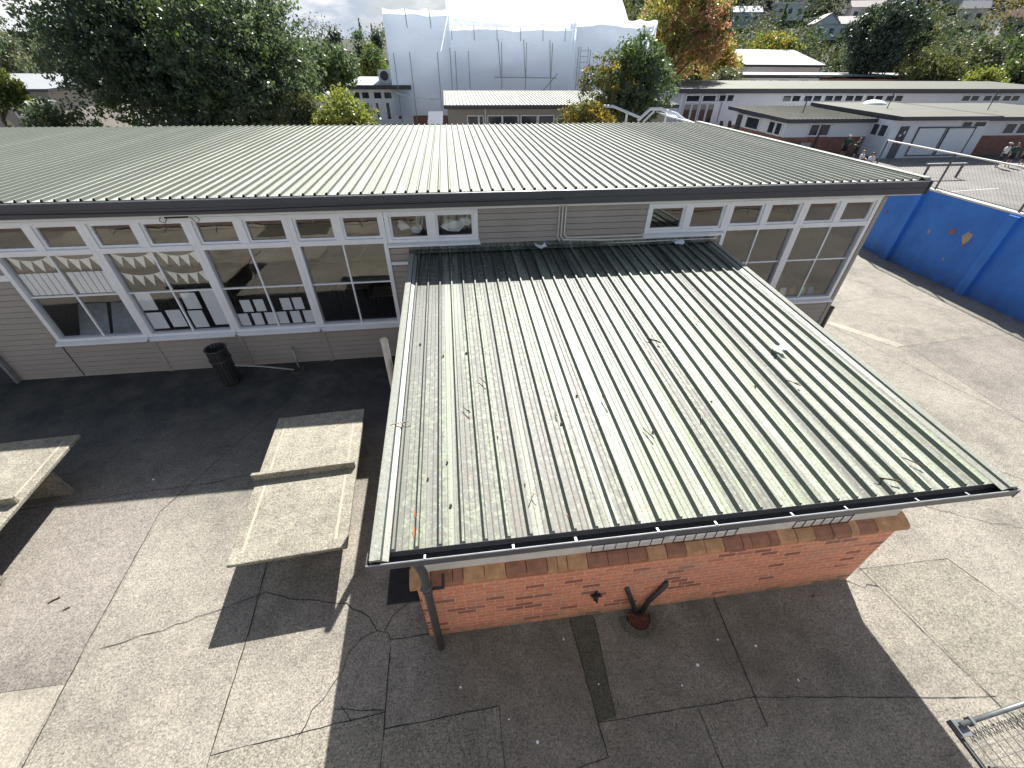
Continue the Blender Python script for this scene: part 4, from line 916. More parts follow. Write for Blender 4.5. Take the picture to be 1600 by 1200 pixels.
    far_windows(t, yg, .9, 2.65, [(1.35, 2.15), (2.15, 2.5), (2.75, 3.8), (3.8, 4.95), (5.1, 6.3), (6.35, 7.5), (7.7, 9)], t=.06)
    MB().tube([(2.62, yg-.08, 0), (2.62, yg-.08, 3.05)], .06, 8).build('downpipe', M['conduit'], t)
    roof_slab(t, -.15, 33.9, 16.4, 42.2, 3.26, 3.60, M['roof_long'], ribs=.24, fh=.2)
    # white topped post
    t = thing('lamp_box', 'white box sign tilted on a short post beyond the big roof', 'sign', (-.68, 27, 0))
    MB().tube([(-.68, 27, 0), (-.68, 27, 3.0)], .06, 8).build('post', M['white'], t)
    MB().extrude([(-1.08, 26.8, 2.98), (-.28, 26.8, 2.98), (-.22, 27.3, 3.46), (-1.0, 27.3, 3.46)], (0, .06, .06)).build('box', M['white'], t)
    # classroom block with heat pumps on the left of the tower
    t = thing('pale_block', 'pale classroom block with tall windows beside the white wrapped tower', 'school building', (-7, 52, 0)); yp = 52.0
    w = MB(); w.box(-9.5, yp, 0, -3.5, 60, 3.2); w.build('wall', M['white_board'], t)
    far_windows(t, yp-.01, 2.3, 3.0, [(-9.2, -8.4), (-8.35, -7.5), (-7.2, -6.3), (-6.2, -5.3), (-5.1, -4.2)], t=.10); far_windows(t, yp-.01, .5, 2.15, [(-9.2, -8.6), (-8.3, -7.6), (-7.2, -6.7), (-6.2, -5.6), (-5.1, -4.5)], t=.14)
    roof_slab(t, -9.8, yp-.5, -3.4, 61, 3.5, 3.85, M['roof_pale'], fh=.34)
    for x, y, z, lab in ((-11.3, 48.5, 3.75, 'white heat pump unit on the sloping pale roof behind the trees'), (-6.0, 53.5, 3.62, 'white heat pump unit on the flat roof beside the wrapped tower')):
        q = thing('heat_pump', lab, 'heat pump', (x, y, z))
        b = MB(); b.box(x-.6, y, z+.08, x+.6, y+.45, z+1.05); b.box(x-.5, y+.05, z-.05, x-.4, y+.4, z+.08); b.box(x+.4, y+.05, z-.05, x+.5, y+.4, z+.08); b.build('casing', M['offwhite'], q)
        MB().tube([(x, y-.03, z+.56), (x, y-.004, z+.56)], .40, 20).build('fan_grille', M['darkmetal'], q)
    t = thing('side_block', 'pale sloping-roofed block half hidden behind the left trees', 'school building', (-13.5, 48, 0))
    w = MB(); w.box(-17, 47, 0, -10.3, 56, 2.9); w.build('wall', M['white_board'], t)
    MB().extrude([(-17.4, 46.6, 2.75), (-10.0, 46.6, 2.75), (-10.0, 52, 4.0), (-17.4, 52, 4.0)], (0, 0, .1)).build('roof', M['roof_pale'], t)
    # shed at the far left
    t = thing('grey_shed', 'grey shed with a pale flat roof and a small porch at the far left', 'shed', (-25, 32, 0))
    w = MB(); w.box(-34, 32, 0, -22.4, 38, 4.1); w.build('wall', M['siding'], t); roof_slab(t, -34.3, 31.7, -22.1, 44, 4.25, 4.55, M['roof_pale'], fh=.12)
    far_windows(t, 32, 2.9, 3.8, [(-24.6, -23.2)], t=.07)
    c = MB(); c.box(-23.8, 29.4, 3.62, -21.9, 31.6, 3.76); pr = c.build('porch_roof', M['roof_pale'], t)
    for x in (-23.6, -22.1): MB().box(x, 29.5, 0, x+.12, 29.62, 3.62).build('porch_post', M['galv'], t)
    dr = MB(); dr.box(-23.2, 31.9, .4, -22.5, 31.98, 2.9); dr.build('door', M['slate'], t)
    f = thing('timber_fence', 'grey timber fence in front of the shed at the far left', 'fence', (-25, 29, 0)); MB().box(-32, 29.0, 0, -23.8, 29.06, 2.95).build('fence_panel', M['siding'], f)
    for x in (-30, -27.3, -24.9, -23.9): MB().box(x, 28.9, 0, x+.14, 28.99, 3.05).build('post', M['slate'], f)
    # gym and low block far right
    t = thing('assembly_hall', 'large hall with a pale low-pitched metal roof behind the white block', 'hall', (66, 90, 0))
    w = MB(); w.box(55.5, 90, 0, 70, 104, 4.5); w.build('wall', M['white_board'], t)
    w = MB(); w.extrude([(70.0, 90, 0), (70.0, 90, 4.5), (70.0, 100, 6.9), (70.0, 110, 4.5), (70.0, 110, 0)], (.3, 0, 0)); w.build('gable_wall', M['roof_pale'], t)
    r = MB(); r.extrude([(54.5, 89.4, 4.72), (54.5, 89.4, 4.85), (54.5, 100, 7.1), (54.5, 110.6, 4.85), (54.5, 110.6, 4.72), (54.5, 100, 6.95)], (16, 0, 0)); r.build('roof', M['roof_pale'], t)
    g = MB(); g.box(54.4, 89.2, 4.55, 70.5, 89.38, 4.8); g.build('gutter', M['slate'], t)
    t = thing('cream_block', 'low cream block with small windows in front of the pale hall', 'school building', (50, 70, 0))
    w = MB(); w.box(42, 70, 0, 55, 76, 3.55); w.build('wall', M['offwhite'], t); far_windows(t, 70, 2.9, 3.4, [(44, 45), (47, 47.5), (48.5, 50.2), (52, 53.4)], t=.05); w = MB(); w.box(55.05, 69.9, 0, 76, 76, 3.5); w.build('brick_wing', M['brick_far'], t)
    roof_slab(t, 41, 69.6, 77, 77, 3.95, 4.05, M['roof_pale'], fh=.2)
build_far_blocks()

def build_wrapped_building():
    t = thing('wrapped_building', 'tall building wrapped in white scaffold sheeting with a white roof cover', 'building', (8, 52, 0))
    def sheet(x0, x1, y, z0, z1, seed, nx=26, nz=16, name='sheeting', y1=None, scallop=3.0, flare=0.0):
        rn = random.Random(seed); vs = []; fs = []
        for k in range(nz+1):
            for i in range(nx+1):
                u, w = i/nx, k/nz; x = x0+(x1-x0)*u
                sc = .16*abs(math.sin(math.pi*(x-x0)/scallop))*w**6
                dy = .22*mnoise.noise(Vector((x*.35, seed, (z0+(z1-z0)*w)*.5)))+.05*abs(math.sin(math.pi*(x-x0)/scallop))
                vs.append((x-flare*(1-w)*(1-u), y+dy+((y1-y)*u if y1 else 0), z0+(z1-z0)*w-sc))
        n = nx+1
        for k in range(nz):
            for i in range(nx): fs.append((k*n+i, k*n+i+1, (k+1)*n+i+1, (k+1)*n+i))
        m = MB(); m.add(vs, fs); o = m.build(name, M['wrap'], t, True); return o
    sheet(-5.15, .82, 51.6, .95, 9.2, 1, scallop=1.95); sheet(.86, 12.8, 52.6, .95, 8.0, 2, 48, scallop=2.05); sheet(12.9, 21.0, 51.4, .8, 8.75, 3, 34, scallop=1.55)
    for xq, zq in ((-5.15, 9.0), (.84, 9.0), (12.85, 8.6), (21, 8.6)): MB().poly([(xq, 51.65, .9), (xq, 62, .9), (xq, 62, zq), (xq, 51.65, zq)]).build('side_sheeting', M['wrap'], t)
    MB().poly([(-5.1, 62.05, .9), (20.9, 62.05, .9), (20.9, 62.05, 8.6), (-5.1, 62.05, 8.6)]).build('back_sheeting', M['wrap'], t)
    MB().box(-4.0, 55.5, .9, 19.8, 61.8, 7.2).build('inner_wall', M['white_board'], t)
    cv = MB(); cv.poly([(-5.1, 51.9, 9.02), (.78, 51.9, 9.02), (.78, 62, 9.02), (-5.1, 62, 9.02)]); cv.poly([(12.92, 51.8, 8.58), (20.9, 51.8, 8.58), (20.9, 62, 8.58), (12.92, 62, 8.58)]); cv.build('diffuser_sheeting', M['wrap_top'], t)  # added top sheets, unseen, that diffuse sunlight into the wrap
    # pitched roof cover
    r = MB(); r.add([(.7, 52.8, 8.0), (18.9, 52.8, 8.0), (18.9, 58, 11.2), (.7, 58, 11.2), (18.9, 63, 8.0), (.7, 63, 8.0)], [(0, 1, 2, 3), (3, 2, 4, 5), (0, 3, 5), (1, 4, 2)]); r.build('roof_cover', M['wrap_top'], t)
    b = MB(); b.box(-4.9, 52.2, 0, 20.6, 61.8, .9); b.build('brick_base', M['brick_far'], t)
    for x, y, z0, z1 in ((-4.6, 51.25, 0, 6.0), (-3.1, 51.25, 0, 6.1), (-.5, 51.25, 0, 6.1), (.7, 51.2, 0, 6.4), (1.2, 52.1, 0, 6.2), (2.5, 52.1, 2, 6.2), (5.75, 52.1, 0, 6.9), (8.2, 52.1, 0, 6.9), (10.8, 52.1, 0, 6.9), (13.2, 51.0, 0, 6.6), (14.4, 51.0, 0, 6.4)):
        MB().tube([(x, y, z0), (x, y, z1)], .038, 6).build('scaffold_pole', M['galv'], t)
    for x in (5.4, 7.9, 10.5): MB().tube([(x, 52.05, 7.1), (x+.25, 52.05, 4.1)], .038, 6).build('scaffold_pole', M['galv'], t)
    for x in (-3.1, -.95): MB().tube([(x, 51.2, 9.15), (x+.05, 51.2, 7.8)], .038, 6).build('scaffold_pole', M['galv'], t)
    for x in (.95, 3.1, 5.3, 7.6, 9.8, 12.0): MB().tube([(x, 52.15, 8.0), (x+.03, 52.15, 7.0)], .036, 6).build('scaffold_pole', M['galv'], t)
    MB().tube([(5.0, 52.0, 4.15), (11.4, 52.0, 4.1)], .038, 6).build('scaffold_pole', M['galv'], t); MB().tube([(9.3, 52.0, 2.3), (11.5, 52.0, 4.5)], .038, 6).build('scaffold_pole', M['galv'], t)
    lad = MB()
    for x in (13.4, 14.15): lad.tube([(x, 50.9, 1.5), (x, 50.9, 6.6)], .03, 6)
    for k in range(11): lad.tube([(13.4, 50.9, 1.8+k*.45), (14.15, 50.9, 1.8+k*.45)], .02, 5)
    lad.build('ladder', M['galv'], t)
    h = MB(); h.tube([(-4.8, 51.0, 2.9), (-3.5, 50.9, 2.55), (-1.6, 50.8, 2.4), (.6, 45, 2.9)], .045, 6); solo(h, 'cable_sleeve', M['white'], 'white sleeve cable slung in front of the wrapped tower', 'cable', loc=(-2, 50.9, 2.5))
    # covered walkway frame behind the big roof
    t2 = thing('walkway_canopy', 'white bent steel walkway frame just beyond the right end of the big roof', 'canopy', (9.6, 23, 0))
    q = MB(); q.tube([(7.5, 23.5, 4.05), (8.0, 23.4, 4.05), (9.3, 23, 3.62)], .06, 8); q.tube([(9.2, 23, 3.5), (9.75, 23, 3.98), (10.2, 22.9, 3.98), (11.0, 22.8, 3.78), (11.7, 22.6, 3.38)], .075, 8); q.tube([(9.5, 23, 3.45), (9.95, 23, 3.88)], .05, 8)
    q.build('frame', M['white'], t2)
    for x in (8.6, 10.6): MB().tube([(x, 23, 0), (x, 23, 3.8)], .06, 8).build('post', M['white'], t2)
    MB().extrude([(10.3, 22.4, 3.72), (11.9, 22.2, 3.40), (11.9, 23.6, 3.46), (10.3, 23.6, 3.78)], (0, 0, .05)).build('roof_sheet', M['white'], t2)
build_wrapped_building()

# ------------------------------------------------------------------ hillside
def ss(t): t = max(0, min(1, t)); return t*t*(3-2*t)
def hz(x, y):
    d = math.hypot(x, y); a = math.degrees(math.atan2(x, y)); return (14+76*ss((a-8)/24))*ss((d-105)/330)
def leaf_quad(vs, fs, c, s, rn, flat_=1.0):
    a = Vector((rn.gauss(0, 1), rn.gauss(0, 1), rn.gauss(0, 1)*flat_)).normalized(); b = a.orthogonal().normalized(); b = Matrix.Rotation(rn.uniform(0, 6.28), 3, a) @ b; e = a.cross(b)
    k = len(vs); w = s*rn.uniform(.6, 1.15); h = w*rn.uniform(.45, .75)
    vs += [c-b*w, c-e*h*.8+b*w*.1, c+b*w, c+e*h]; fs.append((k, k+1, k+2, k+3))
def build_hill():
    g = MB(); na, nd = 60, 40; vs = []
    for i in range(nd+1):
        d = 100+(i/nd)**1.5*345
        for j in range(na+1):
            a = R(-80+160*j/na); x, y = d*math.sin(a), d*math.cos(a); vs.append((x, y, hz(x, y)-.3))
    n = na+1; g.add(vs, [(i*n+j, i*n+j+1, (i+1)*n+j+1, (i+1)*n+j) for i in range(nd) for j in range(na)])
    struct(g, 'hillside', M['hill'], True)
    mats = [mat_leaf('hill_leaf_dark', (.028, .052, .034), (.070, .105, .055), None, .3, .65), mat_leaf('hill_leaf_olive', (.040, .055, .022), (.125, .140, .065), None, .3, .65), mat_leaf('hill_leaf_grey', (.05, .062, .045), (.17, .185, .145), None, .3, .65), mat_leaf('hill_leaf_autumn', (.12, .075, .02), (.28, .22, .09), None, .3, .65)]
    bins = [([], []) for _ in mats]; rn = random.Random(21)
    cnt = 0
    houses = HOUSES
    while cnt < 900:
        if cnt < 760: a = rn.uniform(13, 62); d = math.sqrt(rn.uniform(104**2, 262**2))
        else: a = rn.uniform(-58, 13); d = rn.uniform(230, 420)
        x, y = d*math.sin(R(a)), d*math.cos(R(a))
        if any(abs(math.degrees(math.atan2(hx, hy))-a) < math.degrees((hw*.5+.5)/math.hypot(hx, hy)) and 0 < math.hypot(hx, hy)-d < 26 for hx, hy, hw in houses): continue
        if any(math.hypot(hx-x, hy-y) < hw*.9 for hx, hy, hw in houses): continue
        if d < 128 and 30 < a < 44: continue
        cnt += 1
        h = rn.uniform(4, 8.5)*(1.3 if a < 6 else 1); w = h*rn.uniform(.7, 1.05); z = hz(x, y)
        conif = rn.random() < .12
        if conif: w = h*.28; h *= 1.3
        k = 0 if conif else rn.choices([0, 1, 2, 3], [4, 4, 1.6, .35])[0]; V, F = bins[k]; nl = 330 if a > 13 else 130; ls = .19+.0012*d
        lobes = [(Vector((x+rn.gauss(0, w*.28), y+rn.gauss(0, w*.28), z+h*rn.uniform(.40, .85))), w*rn.uniform(.35, .6)) for _ in range(6)]
        for _ in range(nl):
            c, r = rn.choice(lobes)
            if conif: u = rn.random(); p = Vector((x, y, z+h*u))+Vector((rn.gauss(0, 1), rn.gauss(0, 1), 0))*w*(1-u)*.55
            else:
                q = Vector((rn.gauss(0, 1), rn.gauss(0, 1), rn.gauss(0, 1))).normalized(); p = c+q*r*(.75+.3*rn.random())
            leaf_quad(V, F, p, ls, rn)
    for (V, F), m in zip(bins, mats):
        b = MB(); b.v = [tuple(v) for v in V]; b.f = F; tag(b.build('hillside_trees', m), 'trees and bush covering the far hillside', 'trees', None, 'stuff')
HOUSES = [(109.7, 141.5, 11), (94.2, 162.7, 8), (106.9, 160.7, 8), (116.6, 163.7, 6.5), (120.5, 145.6, 8), (132.3, 146, 5), (135, 126.5, 5), (134.9, 114.5, 4.5), (140.8, 133.4, 4.5), (144.7, 140.9, 9), (136.5, 151.6, 6)]
build_hill()
def build_houses():
    labs = ['large white gabled house with a deck on the far hillside', 'small blue-grey house low on the hillside left of the yellow tree', 'small pale flat-roofed house high on the hillside', 'beige house half hidden in the bush near the top of the hill', 'pale house in the trees right of the large white gabled house', 'small white house near the top of the hillside behind the pine', 'small white house low on the hillside at the right', 'white house with a brown roof at the right edge of the hillside', 'tiny white house in the bush on the right of the hillside', 'long pale house along the top edge of the photo', 'pale blue roofed house at the top edge above the pine']
    walls = [(.72, .72, .72), (.42, .50, .55), (.66, .68, .66), (.48, .40, .33), (.62, .58, .56), (.7, .7, .7), (.7, .68, .65), (.66, .62, .6), (.7, .7, .7), (.50, .50, .55), (.55, .72, .76)]
    roofs = [(.36, .33, .32), (.30, .33, .36), (.70, .72, .70), (.30, .22, .18), (.33, .29, .28), (.4, .4, .4), (.3, .3, .32), (.26, .17, .13), (.4, .4, .42), (.36, .34, .40), (.45, .66, .70)]
    for i, (x, y, w) in enumerate(HOUSES):
        z = hz(x, y)-(.6 if i else 3.0); t = thing('hillside_house', labs[i], 'house', (0, 0, 0), 'houses on the hillside')
        ang = math.atan2(x, y); d = w*.7; h = 3.2 if i else 4.6
        def T(q): c, s = math.cos(-ang+.25), math.sin(-ang+.25); return (q[0]*c-q[1]*s, q[0]*s+q[1]*c, q[2])
        t.location = (x, y, z); 
        def B(mb, n, m, par=None): o = mb.build(n, m); o.parent = par or t; return o
        wm = paint('house_wall', walls[i], .7); rm = paint('house_roof', roofs[i], .7)
        flat_r = i in (2, 9)
        B(MB(T).box(-w/2, -d/2, -2.5, w/2, d/2, h), 'wall', wm)
        if flat_r: B(MB(T).box(-w/2-.5, -d/2-.5, h+.01, w/2+.5, d/2+.5, h+.5), 'roof', rm)
        elif i == 0:
            B(MB(T).extrude([(-w/2-.5, -d/2-.5, h), (-w/4, -d/2-.5, h+2.0), (0, -d/2-.5, h)], (0, d+1, 0)), 'gable', wm)
            B(MB(T).extrude([(-w/2-.6, -d/2-.7, h-.05), (-w/4, -d/2-.7, h+2.05), (0.1, -d/2-.7, h-.05), (.1, -d/2-.7, h+.2), (-w/4, -d/2-.7, h+2.35), (-w/2-.6, -d/2-.7, h+.2)], (0, d+1.4, 0)), 'gable_roof', rm)
            B(MB(T).extrude([(0, -d/2-.4, h+.01), (0, 0, h+1.8), (0, d/2+.4, h+.01)], (w/2+.5, 0, 0)), 'roof', rm)
            B(MB(T).box(-w/2-2.2, -d/2-1.6, .6, 0, -d/2-.01, 1.5), 'deck', wm)
        else: B(MB(T).extrude([(-w/2-.4, -d/2-.4, h+.01), (-w/2-.4, 0, h+1.6), (-w/2-.4, d/2+.4, h+.01)], (w+.8, 0, 0)), 'roof', rm)
        n = max(2, int(w/2.6))
        for k in range(n):
            xx = -w/2+w*(k+.5)/n; f = B(MB(T).box(xx-.65, -d/2-.06, h-2.2, xx+.65, -d/2-.01, h-.8), 'window', M['white']); B(MB(T).box(xx-.55, -d/2-.09, h-2.1, xx+.55, -d/2-.062, h-.9), 'pane', M['glass_far'], f)
build_houses()

# ------------------------------------------------------------------ trees
LEAF = dict(dark=mat_leaf('leaf_dark_evergreen', (.050, .076, .062), (.118, .162, .108), (.22, .25, .17), .48, .38),
            mid=mat_leaf('leaf_mid_green', (.035, .065, .022), (.10, .15, .05), None, .38), olive=mat_leaf('leaf_olive', (.05, .065, .025), (.15, .16, .07), None, .35),
            lime=mat_leaf('leaf_lime', (.09, .12, .03), (.25, .27, .07), (.38, .34, .10), .45), gold=mat_leaf('leaf_gold', (.13, .09, .015), (.34, .25, .05), None, .45),
            red=mat_leaf('leaf_red', (.27, .12, .10), (.48, .25, .19), (.48, .33, .16), .5), orange=mat_leaf('leaf_orange_green', (.15, .19, .055), (.36, .33, .12), (.45, .28, .13), .5), grey=mat_leaf('leaf_grey_green', (.07, .08, .055), (.20, .21, .16), None, .3),
            pine=mat_leaf('pine_needles', (.022, .040, .032), (.065, .095, .070), None, .2))
def tree(name, label, cat, x, y, zt, zb, w, leaves, n, ls, seed, lobes=9, shape='round', bark='bark', trunk_r=.16, group=None, gap=.0, z0=0, flat_top=False, lean=0):
    """leaves: list of (leaf material, share) split by where the lobe lies"""
    rn = random.Random(seed); t = thing(name, label, cat, (x, y, z0), group); H = zt-zb; cz = (zt+zb)/2
    L = []
    for i in range(lobes):
        if shape == 'cone': u = rn.random()**.8; r = w*.5*(1-u)*.8+.15*w; a = rn.uniform(0, 6.28); L.append((Vector((x+math.cos(a)*w*.22*(1-u), y+math.sin(a)*w*.22*(1-u), zb+H*u*.95)), r*.6, r*.5))
        else:
            q = Vector((rn.gauss(0, 1), rn.gauss(0, 1), rn.gauss(0, 1))).normalized()*rn.uniform(.3, 1)**.5; r = w*rn.uniform(.15, .27)*(.58 if 'pine' in name else 1)
            L.append((Vector((x+q.x*(w/2-r), y+q.y*(w/2-r), cz+q.z*(H/2-min(r, H*.22)))), r, min(r, H*.3)))
    # trunk with limbs reaching the lobes
    b = MB(); base = Vector((x+lean, y, z0)); fork = Vector((x+rn.uniform(-.1, .1)*w, y, max(z0+.3, zb-.05*H)))
    b.tube([base, base.lerp(fork, .5)+Vector((rn.uniform(-.1, .1), 0, 0)), fork], [trunk_r*1.25, trunk_r, trunk_r*.8], 8)
    for c, r, rz in L[:10]:
        m = fork.lerp(c, .5)+Vector((rn.gauss(0, .06)*w, rn.gauss(0, .06)*w, .04*H)); b.tube([fork, m, c], [trunk_r*.6, trunk_r*.32, trunk_r*.08], 6)
        for _ in range(3):
            e = c+Vector((rn.gauss(0, 1), rn.gauss(0, 1), rn.gauss(0, .8)))*r*.7; b.tube([m.lerp(c, .6), e], [trunk_r*.14, trunk_r*.03], 4)
    b.build('trunk', M[bark], t, True)
    tot = sum(s for _, s in leaves); bins = {k: ([], []) for k, _ in leaves}; keys = [k for k, _ in leaves]; ws = [s for _, s in leaves]
    lm = [rn.choices(keys, ws)[0] for _ in L]
    twigs = max(10, n//22)
    for _ in range(twigs):
        i = rn.randrange(len(L)); c, r, rz = L[i]
        q = Vector((rn.gauss(0, 1), rn.gauss(0, 1), rn.gauss(0, 1))).normalized(); rad = (.55+.55*rn.random()**.6); p = c+Vector((q.x*r, q.y*r, q.z*rz))*rad
        if gap and mnoise.noise(p*(2.2/w)*2.5+Vector((seed, 0, 0))) < -1+2*gap*.5+gap*.2: continue
        k = lm[i] if rn.random() < .75 else rn.choices(keys, ws)[0]
        V, F = bins[k]; cr = ls*3.2*rn.uniform(.6, 1.2)
        for _ in range(22): leaf_quad(V, F, p+Vector((rn.gauss(0, .5), rn.gauss(0, .5), rn.gauss(0, .4)))*cr, ls, rn, .8)
    first = None
    for k in keys:
        V, F = bins[k]
        if not F: continue
        m = MB(); m.v = [tuple(v) for v in V]; m.f = F; m.build('crown', LEAF[k], t)
    return t

def build_trees():
    tree('evergreen_tree', 'huge dark evergreen tree, left half of the dense crown above the big roof', 'tree', -14.5, 27.5, 10.6, 1.6, 8.8, [('dark', 5), ('mid', .6)], 62000, .10, 1, 48, trunk_r=.3)
    tree('evergreen_tree', 'huge dark evergreen tree, right half of the dense crown above the big roof', 'tree', -9.9, 26.5, 10.2, 1.8, 8.6, [('dark', 5), ('mid', .5)], 52000, .10, 2, 40, trunk_r=.28)
    tree('broadleaf_tree', 'mid green tree behind the pale block left of the wrapped tower', 'tree', -9.8, 44, 7.2, 3.0, 6.2, [('mid', 3), ('dark', 2)], 10000, .14, 3, 16)
    tree('broadleaf_tree', 'sunlit yellow-green tree immediately left of the wrapped tower', 'tree', -8.3, 66, 7.0, 2.5, 5.0, [('lime', 3), ('mid', 2)], 5000, .20, 4, 12)
    for i, (x, y, zt, w) in enumerate(((-17.8, 95, 8.4, 4.4), (-16.6, 112, 9.4, 3.2), (-12.3, 105, 9.0, 3.8), (-20.5, 100, 7.8, 4))):
        tree('conifer_tree', ['dark conifer, leftmost of the distant clump left of the wrapped tower', 'slim dark conifer in the middle of the distant clump', 'dark conifer nearest to the wrapped tower in the distant clump', 'low dark conifer behind the distant clump'][i], 'tree', x, y, zt, .8, w, [('pine', 3), ('dark', 1)], 2600, .28, 30+i, 12, 'cone', group='distant conifers')
    tree('broadleaf_tree', 'distant dark tree at the far left horizon', 'tree', -46, 62, 8.6, 2.5, 7, [('dark', 2), ('grey', 1)], 5000, .2, 7, 12)
    tree('broadleaf_tree', 'distant grey-green tree beside the far left horizon tree', 'tree', -55, 80, 8.4, 2.5, 9, [('dark', 2), ('grey', 1)], 4000, .24, 8, 12)
    tree('hedge_shrub', 'dark low bush between the shed and the huge evergreen trees', 'shrub', -18.6, 26.0, 4.0, .8, 4.6, [('dark', 2), ('olive', 1)], 7000, .10, 71, 12, trunk_r=.06)
    tree('hedge_shrub', 'dark low undergrowth below the huge evergreen trees', 'shrub', -12.5, 24.5, 4.3, .8, 6.5, [('dark', 2), ('olive', 1)], 9000, .10, 70, 14, trunk_r=.06)
    tree('fern_tree', 'bright green leafy branch at the left edge beside the shed', 'tree', -18.9, 24, 5.9, 3.7, 2.2, [('lime', 1), ('mid', 2)], 3500, .11, 9, 8, trunk_r=.09)
    tree('garden_shrub', 'bright yellow-green shrub behind the big roof below the left trees', 'shrub', -4.6, 23.2, 4.75, 2.4, 3.0, [('lime', 3), ('mid', 1)], 9000, .08, 10, 12, trunk_r=.07)
    tree('garden_shrub', 'dark twiggy shrub between the evergreen tree and the yellow-green shrub', 'shrub', -6.7, 24.2, 4.6, 2.4, 2.4, [('dark', 2), ('olive', 1)], 5000, .08, 11, 9, trunk_r=.07)
    tree('magnolia_tree', 'dark glossy round tree in front of the red autumn tree', 'tree', 9.9, 25.2, 7.1, 2.4, 4.5, [('dark', 4), ('mid', 1)], 15000, .10, 12, 16, trunk_r=.12)
    tree('autumn_shrub', 'thin golden autumn tree with bare branches left of the dark glossy tree', 'tree', 7.9, 24.4, 6.6, 2.8, 3.1, [('gold', 1), ('olive', 2)], 3600, .075, 13, 12, bark='bark_grey', trunk_r=.06)
    tree('autumn_shrub', 'low golden shrub at the back edge of the big roof', 'shrub', 6.4, 22.4, 4.5, 2.4, 2.6, [('gold', 3), ('olive', 1)], 7000, .07, 14, 10, trunk_r=.05)
    tree('liquidambar_tree', 'tall autumn tree turning red, orange and green beside the wrapped building', 'tree', 26.2, 58, 14.2, 3.0, 11.6, [('orange', 4), ('red', 3), ('gold', 1), ('mid', 1)], 30000, .16, 15, 26, trunk_r=.3)
    tree('liquidambar_tree', 'smaller red and orange autumn tree right of the tall autumn tree', 'tree', 36.0, 64, 7.6, 2.4, 6.0, [('orange', 3), ('red', 1), ('gold', 1)], 7000, .17, 16, 12)
    tree('silver_shrub', 'grey-green bush behind the left end of the white block', 'shrub', 33.4, 58, 5.2, 2.6, 4.6, [('grey', 3), ('olive', 1)], 4500, .14, 17, 9)
    tree('yellow_tree', 'yellow-green autumn tree behind the pale hall roof', 'tree', 70.2, 106, 10.4, 3.0, 13, [('lime', 4), ('gold', 1)], 7500, .30, 18, 14)
    tree('pine_tree', 'tall dark pine with loose drooping branches right of the pale hall', 'tree', 66.0, 74, 14.4, 2.2, 12, [('pine', 4), ('dark', 1)], 22000, .22, 19, 34, trunk_r=.28)
    tree('pine_tree', 'second dark pine standing behind and right of the tall pine', 'tree', 80, 86, 13.0, 2.0, 12, [('pine', 3), ('olive', 1)], 12000, .25, 20, 30, trunk_r=.28)
    R_ = [(71.5, 68, 7.2, 10.5, 'olive', 'pale olive bush low behind the right end of the white block'), (85, 75, 9.2, 9.5, 'grey', 'grey-green bush beyond the olive bush at the right'), (84, 65, 7.4, 10.5, 'olive', 'olive bush at the right edge behind the white block'), (97, 80, 9.8, 12, 'dark', 'dark bush at the right edge of the photo below the hillside'), (92, 96, 11.0, 13, 'olive', 'tall olive tree at the foot of the hillside on the right')]
    for i, (x, y, zt, w, k, lab) in enumerate(R_): tree('bush_tree', lab, 'bush', x, y, zt, 1.0, w, [(k, 3), ('mid', 1)], 8000, .23, 40+i, 14)
    tree('yellow_shrub', 'bright yellow-green shrub behind the right end of the white block', 'shrub', 72.5, 61, 4.9, 2.4, 5.4, [('lime', 1)], 3500, .18, 50, 8)
    for i, (x, y, zt, w, k, lab) in enumerate(((49, 88, 8.0, 8, 'orange', 'rusty autumn tree left of the pale hall'), (57, 112, 10.5, 9, 'dark', 'dark round tree behind the left end of the pale hall'), (44, 100, 11, 9, 'mid', 'green tree between the autumn trees and the pale hall'))): tree('broadleaf_tree', lab, 'tree', x, y, zt, 1.5, w, [(k, 3), ('dark', 1)], 6000, .25, 60+i, 12)
build_trees()

